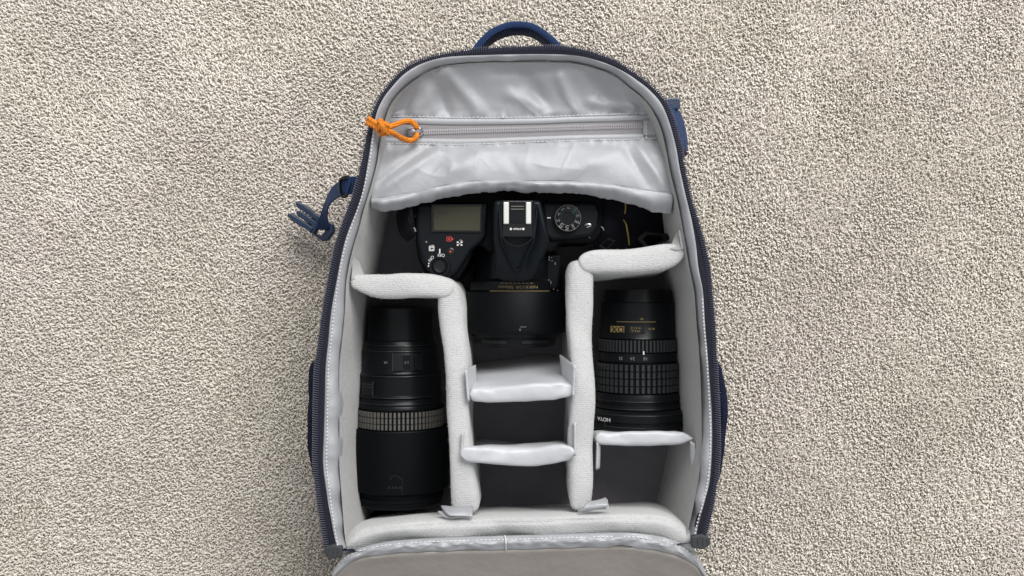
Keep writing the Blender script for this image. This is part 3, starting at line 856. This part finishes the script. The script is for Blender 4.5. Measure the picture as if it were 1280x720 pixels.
tab(d2, [(576,574,.141), (588,564,.115), (588,538,.110), (578,541,.142)], M['satin_white'], seed=25)
tab(d2, [(719,570,.141), (710,560,.114), (710,534,.110), (719,528,.142)], M['satin_white'], seed=26)
d3 = thing('small_divider', 'slim pale satin divider at the front end of the lens with gold badge', 'divider', P(800, 545, FLOOR), 'small satin dividers')
panel(d3, [(744,549,4), (750,549,8), (770,549.5,9), (800,549,9.5), (830,548,9.5), (850,547,8.5), (860,547.5,5), (866,549,1.5)], .124, FLOOR + .004, M['satin_white'], lean=(0, -.010), seed=28, wob=.002)
tab(d3, [(746,553,.124), (750,556,.118), (749,585,.112), (745,587,.118)], M['velcro'], seed=29)
tab(d3, [(863,551,.124), (869,555,.128), (869,584,.124), (864,588,.118)], M['velcro'], seed=30)

# ------------------------------------------------------------------ lettering
def text_mesh(body, size, align='CENTER'):
    cu = bpy.data.curves.new('txt', 'FONT'); cu.body = body; cu.size = size; cu.align_x = align; cu.align_y = 'CENTER'
    cu.extrude = 0.00008; cu.resolution_u = 3
    o = bpy.data.objects.new('txt', cu); COL.objects.link(o)
    dg = bpy.context.evaluated_depsgraph_get(); dg.update()
    me = bpy.data.meshes.new_from_object(o.evaluated_get(dg))
    bpy.data.objects.remove(o); bpy.data.curves.remove(cu)
    return me
def flat_text(name, body, size, loc, ang, mt, parent, sx=1.0):
    me = text_mesh(body, size)
    me.transform(Matrix.Translation(loc) @ Matrix.Rotation(ang, 4, 'Z') @ Matrix.Diagonal((sx, 1, 1, 1)))
    return link(name, me, mt, parent)
def lens_text(name, body, size, px, py, cx, cz, r, mt, parent, sx=1.0):
    """Text wrapped on a barrel whose axis runs along y, reading upside down as the lens lies."""
    me = text_mesh(body, size)
    z = cz + r
    p0 = P(px, py, z)
    for v in me.vertices:
        lx = -v.co.x * sx; ly = -v.co.y
        a = math.asin(max(-1, min(1, (p0.x - cx) / r))) + lx / r
        rr = r + .00012 + v.co.z
        v.co = (cx + rr * math.sin(a), p0.y + ly, cz + rr * math.cos(a))
    me.update()
    return link(name, me, mt, parent)
def patch(mb, px0, px1, py0, py1, cx, cz, r, h=.0004, n=6):
    """Raised rectangular patch on a barrel."""
    z = cz + r
    x0 = P(px0, py0, z).x; x1 = P(px1, py0, z).x; y0 = P(0, py0, z).y; y1 = P(0, py1, z).y
    a0 = math.asin(max(-1, min(1, (x0 - cx) / r))); a1 = math.asin(max(-1, min(1, (x1 - cx) / r)))
    rows = []
    for y, rr in ((y0, r - .001), (y0, r + h), (y1, r + h), (y1, r - .001)):
        rows.append([(cx + rr * math.sin(a), y, cz + rr * math.cos(a)) for a in np.linspace(a0, a1, n)])
    b = len(mb.v); mb.grid(rows)
    for k in (0, n - 1): mb.f.append(tuple(b + q * n + k for q in range(4)))
    return mb

def ribs(mb, cx, cz, r, py0, py1, count, frac=.55, h=.0012, rows=1, gap=.0006):
    z = cz + r
    y0 = P(0, py0, z).y; y1 = P(0, py1, z).y
    L = (y1 - y0) / rows
    for q in range(rows):
        ya = y0 + L * q; yb = y0 + L * (q + 1)
        if rows > 1: ya -= gap * .5 ; yb += gap * .5
        for k in range(count):
            a = 2 * math.pi * k / count; w = 2 * math.pi / count * frac * .5
            b = len(mb.v)
            for y in (ya, yb):
                for aa, rr in ((a - w, r - .0005), (a - w * .85, r + h), (a + w * .85, r + h), (a + w, r - .0005)):
                    mb.v.append((cx + rr * math.sin(aa), y, cz + rr * math.cos(aa)))
            mb.f += [(b, b + 1, b + 5, b + 4), (b + 1, b + 2, b + 6, b + 5), (b + 2, b + 3, b + 7, b + 6), (b, b + 1, b + 2, b + 3), (b + 4, b + 5, b + 6, b + 7)]
    return mb

def lens_prof(cz, lst):
    """[(py, r)] to [(y, r)], each ring read at the height of its own crest."""
    return [(P(0, py, cz + r).y, r) for py, r in lst]

# ------------------------------------------------------------------ long lens on the left
def long_lens():
    cz = FLOOR + .0385
    cx = P(500, 500, cz).x
    T = thing('camera_lens', 'long black lens with grey ribbed ring and smooth black hood in left compartment', 'lens', (cx, P(0, 560, cz).y, FLOOR), 'loose lenses')
    LP = lambda l: lens_prof(cz, l)
    MB().lathe_y(cx, cz, LP([(384, .0), (384, .024), (386, .0255), (426, .0262), (427.5, .0272), (433, .0284), (434, .0290), (438.5, .0295), (439.5, .0300), (440.5, .0296), (466, .0306), (468, .0312), (470.2, .0330), (471.8, .0332), (473, .0326), (495, .0330), (497, .0338), (499, .0336), (500.5, .0326), (504, .0328), (506, .0334), (507, .0334), (509, .0328), (512.5, .0336), (541, .0336)])).build('barrel', M['barrel'], T, angle=25)
    MB().lathe_y(cx, cz, LP([(513.2, .0330), (513.4, .0350), (514.6, .0350), (514.8, .0340), (538.5, .0340), (538.8, .0330)])).build('ring_core', M['black_grip'], T, angle=25)  # black core puts the shade between the ribs into the colour
    m = MB(); ribs(m, cx, cz, .0340, 515.6, 538.5, 66, .56, .0013, rows=3, gap=.0006)
    m.build('focus_ring', M['ring_rubber'], T, kind='stuff', smooth=False)
    h = MB().lathe_y(cx, cz, LP([(540, .0350), (540.2, .0380), (541.5, .0384), (617, .0385), (619, .0382), (620.5, .0368), (621, .0345), (626, .0342), (627, .0352), (630, .0352), (631, .0343), (637, .0338), (638.5, .0325), (638.5, .030), (634, .0295), (634, .0)])).build('lens_hood', M['hood'], T, angle=25)
    p = MB()                                  # seam and moulded marks on the hood
    patch(p, 502.5, 503.2, 596, 619, cx, cz, .0385, .0003)
    for x in (485, 490, 494.5, 499): patch(p, x, x + 2.6, 608, 611, cx, cz, .0385, .0003)
    for k in range(12):
        a = math.pi * (k + .5) / 12; x = 494 + 6.5 * math.cos(a); y = 600 - 5.5 * math.sin(a)
        patch(p, x - .8, x + .8, y - .5, y + .5, cx, cz, .0385, .0003, 3)
    p.build('hood_mark', M['hood_print'], h)
    for y_, r_ in ((432.6, .0288), (439.6, .0301), (471.2, .0334), (498, .0339), (506.4, .0335)):  # thin bright rings added to imitate the highlight lines along the barrel
        MB().lathe_y(cx, cz, LP([(y_ - .7, r_ - .0008), (y_ - .5, r_), (y_ + .4, r_ + .0001), (y_ + .6, r_ - .0008)])).build('highlight_ring', M['highlight_metal'], T, angle=25)
    sw = patch(MB(), 491, 526, 442, 464, cx, cz, .0304, .0016, 10).build('switch_panel', M['gloss'], T, bevel=.0004, smooth=False)
    for x0, x1 in ((504.5, 511.5), (517.5, 521.5)):
        k = patch(MB(), x0, x1, 444.5, 461.5, cx, cz, .0320, .0012, 4).build('switch', M['black'], sw, bevel=.0003, smooth=False)
    lens_text('switch_lettering', 'A  M', .0030, 508, 453, cx, cz, .0333, M['grey_print'], sw, .55)
    lens_text('switch_lettering', 'VR', .0028, 482, 453, cx, cz, .0306, M['grey_print'], sw)
    patch(MB(), 450, 466, 479, 496, cx, cz, .0334, .0007, 8).build('scale_window', M['gloss'], T, bevel=.0003, smooth=False)
    e = MB(); patch(e, 465.2, 466, 478, 496.5, cx, cz, .0334, .0011, 3); patch(e, 451, 465, 481, 482, cx, cz, .0336, .0008, 5); patch(e, 451, 465, 485, 485.8, cx, cz, .0336, .0008, 5)
    e.build('window_edge', M['ring_dark'], T)
    patch(MB(), 490.6, 491.6, 441, 464.5, cx, cz, .0304, .0019, 3).build('panel_edge', M['ring_dark'], T)
long_lens()

# ------------------------------------------------------------------ zoom lens on the right
def zoom_lens():
    cz = FLOOR + .0392
    cx = P(797, 500, cz).x
    T = thing('camera_lens', 'black zoom lens with gold badge and wide ribbed rubber ring, right compartment', 'lens', (cx, P(0, 480, cz).y, FLOOR), 'loose lenses')
    LP = lambda l: lens_prof(cz, l)
    MB().lathe_y(cx, cz, LP([(362, 0), (362, .026), (378, .027), (379, .0290), (398, .0294), (400, .0295), (404, .0298), (422, .0302), (424, .0308), (425, .030), (441.5, .030), (442.5, .0312), (453.5, .0314), (454.5, .0305), (493.5, .031), (494.5, .0335), (499, .0342), (503, .0345), (504, .0335), (507, .0335), (508, .0352), (512, .0355), (513.5, .0345), (516, .0362), (519, .0385), (521, .0392), (530, .0392), (531, .0384), (532.5, .0384), (533.5, .0392), (540.5, .0392), (541.5, .038), (541.5, .0)])).build('barrel', M['barrel'], T, angle=25)
    MB().lathe_y(cx, cz, LP([(425, .030), (425.2, .0310), (441, .0310), (441.2, .030)])).build('ring_core', M['black_grip'], T, angle=25)  # rib gaps darkened by colour, in place of shade
    m = MB(); ribs(m, cx, cz, .0310, 425.8, 440.6, 66, .58, .0011)
    m.build('focus_ring', M['ring_dark'], T, kind='stuff', smooth=False)
    MB().lathe_y(cx, cz, LP([(455, .0305), (455.2, .0320), (493, .0320), (493.2, .0305)])).build('ring_core', M['black_grip'], T, angle=25)  # same black base, painting shade between the zoom ribs
    m = MB(); ribs(m, cx, cz, .0320, 455.8, 492.6, 48, .58, .0015, rows=4, gap=.0008)
    m.build('zoom_ring', M['ring_dark'], T, kind='stuff', smooth=False)
    g = MB(); patch(g, 772, 820, 402.2, 402.8, cx, cz, .0297, .0005, 14); g.build('gold_band', M['gold_print'], T)
    b = patch(MB(), 765.5, 781, 408, 416, cx, cz, .0299, .0006, 6).build('format_badge', M['gold_print'], T)
    lens_text('badge_lettering', 'DX', .0062, 773.2, 412, cx, cz, .0306, M['gloss'], b, 1.25)
    w = patch(MB(), 787, 806, 407, 417, cx, cz, .0299, .0006, 6).build('distance_window', M['gloss'], T)
    lens_text('distance_scale', '∞ 3 1.5', .0024, 795, 410.2, cx, cz, .0306, M['gold_print'], w)
    lens_text('distance_scale', '10 5 m', .0024, 795, 413.8, cx, cz, .0306, M['gold_print'], w)
    lens_text('gold_lettering', '18-70', .0024, 815, 411, cx, cz, .0301, M['gold_print'], T)
    lens_text('gold_lettering', 'ED', .0022, 802, 398.6, cx, cz, .0296, M['gold_print'], T)
    patch(MB(), 803.6, 805.2, 439, 443.4, cx, cz, .0314, .0009, 3).build('index_mark', M['white_print'], T)
    for s, x in (('35', 777), ('24', 791), ('18', 807)):
        lens_text('focal_length_number', s, .0036, x, 448.3, cx, cz, .0314, M['grey_print'], T)
    lens_text('filter_lettering', 'HOYA', .0042, 756.5, 527, cx, cz, .0392, M['white_print'], T, 1.2)
    for y_, r_ in ((503, .0346), (512.5, .0356), (520.5, .0393), (540, .0393)):  # added rings again, drawing highlights on the edges of this barrel
        MB().lathe_y(cx, cz, LP([(y_ - .7, r_ - .0008), (y_ - .5, r_), (y_ + .4, r_ + .0001), (y_ + .6, r_ - .0008)])).build('highlight_ring', M['highlight_metal'], T, angle=25)
    e = MB(); patch(e, 758, 806, 535, 535.8, cx, cz, .0392, .0003, 14); patch(e, 757.6, 758.4, 530, 538, cx, cz, .0392, .0003, 3); e.build('filter_edge', M['ring_dark'], T)
zoom_lens()

# ------------------------------------------------------------------ camera
def dslr():
    T = thing('reflex_camera', 'black reflex camera with hooded lens, tucked half under the pocket flap', 'camera', P(640, 300, FLOOR), None)
    ZT = .110
    def poly(pts, z=ZT): return [tuple(P(x, y, z)[:2]) for x, y in pts]
    def slab(name, pts, z0, z1, mt, parent, bev=.002, ztop=None):
        return MB().extrude(poly(pts, z1), z0, z1, ztop).build(name, mt, parent, bevel=bev, smooth=False)
    bd = slab('body', [(517,232), (514,250), (517,276), (520,300), (526,306), (600,306), (612,316), (690,316), (700,304), (742,302), (752,292), (755,270), (752,232)], FLOOR, .106, M['black_grip'], T, .004)
    # right-hand grip with its top plate
    gp = slab('grip', [(519,300), (522,322), (529,340), (542,352), (560,354), (575,346), (585,330), (592,312), (600,301), (598,294), (520,294)], FLOOR + .006, .104, M['black_grip'], T, .006)
    tp = slab('top_plate', [(521,254), (519,280), (521,303), (526,324), (534,338), (546,346), (560,347), (572,340), (581,326), (590,312), (602,303), (608,296), (610,252)], .100, .1105, M['black'], T, .003)
    sh = slab('top_plate', [(676,252), (680,296), (690,301), (740,296), (748,284), (750,268), (746,252)], .098, .1095, M['black'], T, .003)
    # status display
    ld = slab('status_display', [(538.5,254.5), (538.5,290.5), (602.5,291), (603,254.5)], .109, .1120, M['gloss'], tp, .0008)
    ls = slab('display_glass', [(542,258), (542,288), (600,288.5), (600.5,258)], .1118, .1126, M['lcd'], ld, .0002)
    dm = MB()
    for x, y, w, h in ((549, 265.5, 1.2, 4.5), (553, 265.2, 2.6, .8), (553, 267.4, 2.6, .8), (554.2, 266.3, .8, 3), (558, 265.4, 1.2, 4.4), (546.5, 272, 2.5, .9)):
        dm.box(P(x, y, .11275), (w / 1645, h / 1645, .0001))
    dm.build('display_digits', M['lcd_ink'], ld)
    # buttons and print on the plate
    def button(name, px, py, r, z0, h, mt, parent):
        c = P(px, py, z0 + h)
        c.z = z0
        return MB().lathe_z(c, [(-.001, r), (h * .7, r), (h, r * .82), (h * 1.02, r * .5), (h * 1.0, 0)], 28).build(name, mt, parent, angle=50)
    pr = .1107
    b1 = button('exposure_button', 539.5, 310.5, .0030, .110, .0012, M['gloss'], tp)
    m = MB(); c = P(539.5, 310.5, .1116); q = .0035
    for dx, dy, sx, sy in ((0, q / 2, q, .0005), (0, -q / 2, q, .0005), (q / 2, 0, .0005, q), (-q / 2, 0, .0005, q), (-.0007, .0008, .0014, .0005), (.0008, -.0008, .0016, .0005), (.0008, .0007, .0014, .0005), (-.0008, -.0007, .0005, .0014)):
        m.box((c.x + dx, c.y + dy, c.z), (sx, sy, .0002))
    m.build('exposure_symbol', M['white_print'], b1)
    b2 = button('metering_button', 574.5, 304.5, .0033, .110, .0014, M['gloss'], tp)
    m = MB(); c = P(574.5, 304.5, .1118)
    for sx in (-1, 1):
        for sy in (-1, 1):
            m.box((c.x + sx * .0014, c.y + sy * .0010, c.z), (.0013, .0011, .0002))
            m.box((c.x + sx * .0018, c.y + sy * .0014, c.z), (.0007, .0004, .0003))
    m.lathe_z((c.x, c.y, c.z), [(0, .0004), (.0002, .0004), (.0002, 0)], 10)
    m.build('metering_symbol', M['white_print'], b2)
    b3 = button('record_button', 563, 314.5, .0031, .110, .0014, M['gloss'], tp)
    MB().lathe_z(P(563, 314.5, .1116), [(0, .0008), (.0003, .0008), (.0003, 0)], 14).build('record_dot', M['red_print'], b3)
    m = MB(); c = P(561.5, 298.8, pr); w, h = .0036, .0030
    for dx, dy, sx, sy in ((0, h / 2, w, .0005), (0, -h / 2, w, .0005), (w / 2, 0, .0005, h), (-w / 2, 0, .0005, h), (.0026, 0, .0010, .0012), (0, 0, .0014, .0011)): m.box((c.x + dx, c.y + dy, c.z), (sx, sy, .0002))
    m.build('movie_symbol', M['red_print'], tp)
    MB().lathe_z(P(533, 302.5, pr), [(-.0003, .0008), (.0004, .0007), (.0005, 0)], 12).build('indicator_dot', M['grey_print'], tp)
    MB().box(P(549.7, 314, pr), (.0009, .0036, .0003)).build('switch_index', M['white_print'], tp)
    # power switch ring with shutter release
    cs = P(549.5, 333, .112); cs.z = .108
    ring = MB().lathe_z(cs, [(0, .0088), (.0028, .0086), (.0036, .0078), (.0036, .0062), (.0026, .0058), (.0026, 0)], 40).build('power_switch', M['black'], tp, angle=35)
    MB().lathe_z(cs, [(.0015, .0050), (.0044, .0050), (.0050, .0044), (.0046, .0025), (.0044, 0)], 36).build('shutter_release', M['gloss'], ring, angle=50)
    for s, a, rad, sz in (('OFF', 82, .0083, .0033), ('ON', 140, .0085, .0033)):
        c = Vector((cs.x + math.cos(R(a)) * rad, cs.y + math.sin(R(a)) * rad, .1116)); c.y += .0005
        flat_text('switch_lettering', s, sz, c, R(a + 90), M['white_print'], ring)
    m = MB()
    for a in (165, 178): m.box((cs.x + math.cos(R(a)) * .0085, cs.y + math.sin(R(a)) * .0085, .1117), (.0008, .0012, .0002))
    m.build('lamp_symbol', M['white_print'], ring)
    # strap lug on the left
    m = MB(); m.tube([P(*q) for q in cr([(519,272,.104), (521,269,.107), (525,268.5,.1085), (527.5,272,.108), (527,276,.106), (523,277,.104), (519,275,.104)], 24)], .0009, 8)
    lug = m.build('strap_lug', M['steel'], T)
    m = MB(); m.tube([P(*q) for q in cr([(527,262,.104), (530,268,.109), (532,276,.109), (529,281,.106)], 14)], .0007, 6)
    m.tube([P(*q) for q in cr([(515,284,.104), (518,285,.106), (519.5,289,.105)], 8)], .0009, 6)
    m.build('split_ring', M['steel'], lug)
    # left strap end: dark folded loop beside the body
    rows = sheet_rows([[(515,246,.112), (501,256,.106), (496.5,272,.100), (500,290,.098), (510,302,.096)], [(521,252,.113), (512,262,.112), (509,274,.110), (512,287,.108), (518,295,.102)]], 30, 8)
    MB().grid(rows).build('strap_end', M['strap'], T, solid=.002)
    # prism housing
    def ztop(p):
        y = p[1]; y0 = P(0, 300, .128).y; y1 = P(0, 352, .128).y
        t = min(1, max(0, (y0 - y) / (y0 - y1))); return .1285 - .012 * t ** 1.3
    ph = MB().extrude(poly([(617,250), (616,266), (617,300), (618.5,330), (620,344), (625,351), (640,353), (656,353), (668,350), (673,340), (679,322), (687,302), (683,280), (679,262), (676,250)], .128), .095, .128, ztop).build('prism_housing', M['black'], T, bevel=.003, smooth=False)
    m = MB(); m.tube([P(x, y, .1293 - max(0, y - 300) * .00012) for x, y in cr([(626.5,251), (626.5,270), (627,288), (629.5,298), (636,304.5), (647,307.5), (658,304.5), (664.5,298), (667,288), (667.5,270), (667.5,251)], 60)], .0007, 6)
    m.build('shoe_surround', M['gloss'], ph)
    m = MB(); m.tube([P(x, y, .1287 - max(0, y - 300) * .00019) for x, y in cr([(624,262), (627,300), (634,318), (641,333), (646.5,338), (652,333), (659,318), (667,300), (671,262)], 60)], .0010, 6)
    m.build('housing_ridge', M['black'], ph)
    # hot shoe
    hs = MB().extrude(poly([(628,251), (628,296), (666,296), (666,251)], .1285), .120, .1294).build('hot_shoe', M['gloss'], ph, bevel=.0006, smooth=False)
    for x0, x1 in ((629.3, 636.2), (657.3, 664)):
        MB().extrude(poly([(x0, 252.5), (x0, 280), (x1, 280), (x1, 252.5)], .132), .1288, .1320).build('shoe_rail', M['rail'], hs, bevel=.0007, smooth=False)
    MB().extrude(poly([(638,252), (638,279), (656,279), (656,252)], .130), .129, .1299).build('shoe_plate', M['black'], hs, bevel=.0003, smooth=False)
    m = MB()
    for y in (258, 261.5): m.box(P(647, y, .1302), (16.5 / 1680, .0008, .0008))
    m.build('shoe_spring', M['ring_rubber'], hs)
    m = MB()                                  # unreadably small white line of print at the shoe
    m.box(P(638.6, 286.2, .1298), (.0014, .0016, .0002)); m.box(P(654.2, 286.2, .1298), (.0014, .0016, .0002))
    for k in range(9):
        m.box(P(641.6 + k * 1.22, 286.2 + (.3 if k % 2 else -.2), .1298), (.00038, .0013 if k % 3 else .0009, .0002))
        m.box(P(641.9 + k * 1.22, 286.2 + (.5 if k % 3 else -.5), .1298), (.0006, .0003, .0002))
    m.build('shoe_print', M['white_print'], hs)
    # mode dial
    cd = P(710, 272.5, .1155); cd.z = .109
    md = MB().lathe_z(cd, [(0, .0104), (.0045, .0104), (.0056, .0100), (.0060, .0094), (.0060, .0058), (.0054, .0054), (.0054, 0)], 60).build('mode_dial', M['black'], T, angle=35)
    MB().lathe_z((cd.x, cd.y, .1149), [(0, .0100), (.0004, .0100), (.0004, .0096), (0, .0096)], 60).build('dial_rim', M['ring_rubber'], md)
    MB().lathe_z((cd.x, cd.y, .1144), [(.0004, .0057), (.0011, .0056), (.0011, .0052), (.0004, .0051)], 50).build('dial_hub_ring', M['ring_dark'], md)
    for k, s in enumerate(('P', 'S', 'A', 'M', 'U2', 'U1', 'EFCT', 'SCN', 'H', 'AUTO')):
        a = R(84 + 36 * k); rad = .0077
        mt_ = M['green_print'] if s == 'AUTO' else (M['dial_print'] if k in (4, 5, 6, 7) else M['grey_print'])
        flat_text('dial_lettering', s, .0036 if len(s) < 3 else .0022, (cd.x + math.cos(a) * rad, cd.y + math.sin(a) * rad, .1152), a, mt_, md)
    m = MB()
    g = knurl = MB(); 
    for k in range(48):
        a = 2 * math.pi * k / 48; g.box((cd.x + math.cos(a) * .0104, cd.y + math.sin(a) * .0104, .1125), (.0006, .0006, .004), Matrix.Rotation(a, 3, 'Z'))
    g.build('dial_knurling', M['black'], md, kind='stuff')
    MB().box(P(686.2, 272.3, .1100), (.0026, .0010, .0004)).build('dial_index', M['white_print'], sh)
    # lug on the right
    m = MB(); m.tube([P(*q) for q in cr([(729,286,.106), (731,281.5,.109), (736,280,.110), (738.5,282,.110), (734,284,.109), (730,288,.107)], 20)], .0008, 7)
    m.tube([P(*q) for q in cr([(738,278,.108), (742,278.5,.109), (744,281,.108)], 8)], .0005, 6)
    m.tube([P(*q) for q in cr([(735,292,.106), (736,296,.106), (738.5,298,.105)], 8)], .0005, 6)
    m.tube([P(*q) for q in cr([(751,283,.106), (753.5,285,.107), (755,288,.106)], 8)], .0005, 6)
    m.build('strap_lug', M['steel'], T)
    # small print and buttons on the front shoulder beside the lens
    m = MB()
    for x, y, w, h in ((686.5, 323, 1.2, 6), (689.5, 322, 1, 1.4), (690, 326, 1.4, 1.2), (694, 329.5, 1.2, 3), (686, 350, 1.6, 1), (688.5, 353, .9, 3.5), (684.8, 356, .8, 6), (697, 363, 1, 1), (692, 361.5, 1.2, 1.2)):
        m.box(P(x, y, .0942), (w / 1600, h / 1600, .0006))
    fb = MB().extrude(poly([(682,318), (682,362), (698,362), (702,318)], .094), .06, .094).build('front_shoulder', M['hood'], T, bevel=.002, smooth=False)
    m.build('front_print', M['grey_print'], fb)
    # fixed lens with its hood
    cz = .0705; cx = P(644, 390, cz).x
    LP = lambda l: lens_prof(cz, l)
    LN = MB().lathe_y(cx, cz, LP([(312, .0335), (340, .0335), (348, .0340), (350.5, .0352), (352, .0360), (362.5, .0362), (363.5, .0366), (365, .0360), (366, .034), (420, .033)])).build('lens', M['barrel'], T, angle=25)
    MB().lathe_y(cx, cz, LP([(364.6, .0362), (365, .0392), (366, .0395), (412, .0402), (415, .0403), (417.5, .0400), (418.5, .0390), (418.5, .0380), (372, .0372)])).build('lens_hood', M['hood'], LN, angle=25)
    cp = MB().lathe_y(cx, cz, LP([(410, .0360), (421, .0352), (423, .0345), (424, .0335), (431, .0330), (433, .0320), (435, .0315), (435, 0)])).build('lens_cap', M['barrel'], LN, angle=25)
    for x0, x1 in ((604, 634), (652, 686)):
        patch(MB(), x0, x1, 426, 430, cx, cz, .0334, .0012, 10).build('cap_clip', M['gloss'], cp)
    patch(MB(), 612, 687, 363.4, 364.2, cx, cz, .0366, .0003, 20).build('gold_band', M['gold_print'], LN)
    lens_text('lens_lettering', 'NIKKOR 50mm', .0032, 648, 358.6, cx, cz, .0362, M['gold_print'], LN, 1.5)
    p = MB()
    for k in range(8): patch(p, 626 + k * 5.2, 629.4 + k * 5.2, 353.6, 354.5, cx, cz, .0361, .0003, 3)
    p.build('lens_scale', M['gold_print'], LN)
    p = MB(); patch(p, 649.4, 650.6, 411, 413.4, cx, cz, .0402, .0003, 3); patch(p, 650, 658, 408.4, 409, cx, cz, .0402, .0003, 3); p.build('hood_index', M['grey_print'], LN)
    # neck strap folded on the right with yellow piping and plastic adjusters
    rows = sheet_rows([[(744,250,.100), (762,246,.102), (786,240,.104), (815,238,.104), (846,246,.100)], [(742,282,.098), (760,284,.100), (784,283,.098), (812,285,.094), (842,289,.086)], [(744,312,.078), (762,316,.076), (784,316,.074), (810,316,.072), (836,316,.070)]], 50, 20)
    for r in rows:
        for q in r: q.z += nz(q.x * 60, q.y * 45, 5) * .006
    st = MB().grid(rows).build('neck_strap', M['strap'], T, solid=.002)
    m = MB()
    for seg in ([(781.5,254,.110), (782,260,.109), (781,267,.106)], [(779.5,275,.104), (782.5,280,.106), (784,288,.105), (785.5,297,.101), (786.5,306,.096)]):
        m.tube([P(*q) for q in cr(seg, 24)], .0006, 6)
    m.build('strap_piping', M['yellow'], st)
    def adj(pts, z):
        w = [P(x, y, z) for x, y in pts]; c = sum(w, Vector()) / len(w)
        inn = [c + (p - c) * .62 for p in w]
        mb = MB().grid([[Vector((p.x, p.y, z - .003)) for p in w], [Vector((p.x, p.y, z)) for p in w], [Vector((p.x, p.y, z)) for p in inn], [Vector((p.x, p.y, z - .003)) for p in inn]], close_u=True, close_v=True)
        mb.build('strap_adjuster', M['hood'], st, bevel=.0006, smooth=False)
    adj([(796,298), (806,289), (834,292), (838,298), (814,314), (810,314)], .104)
    adj([(748,308), (760,297), (770,301), (757,314)], .103)
dslr()
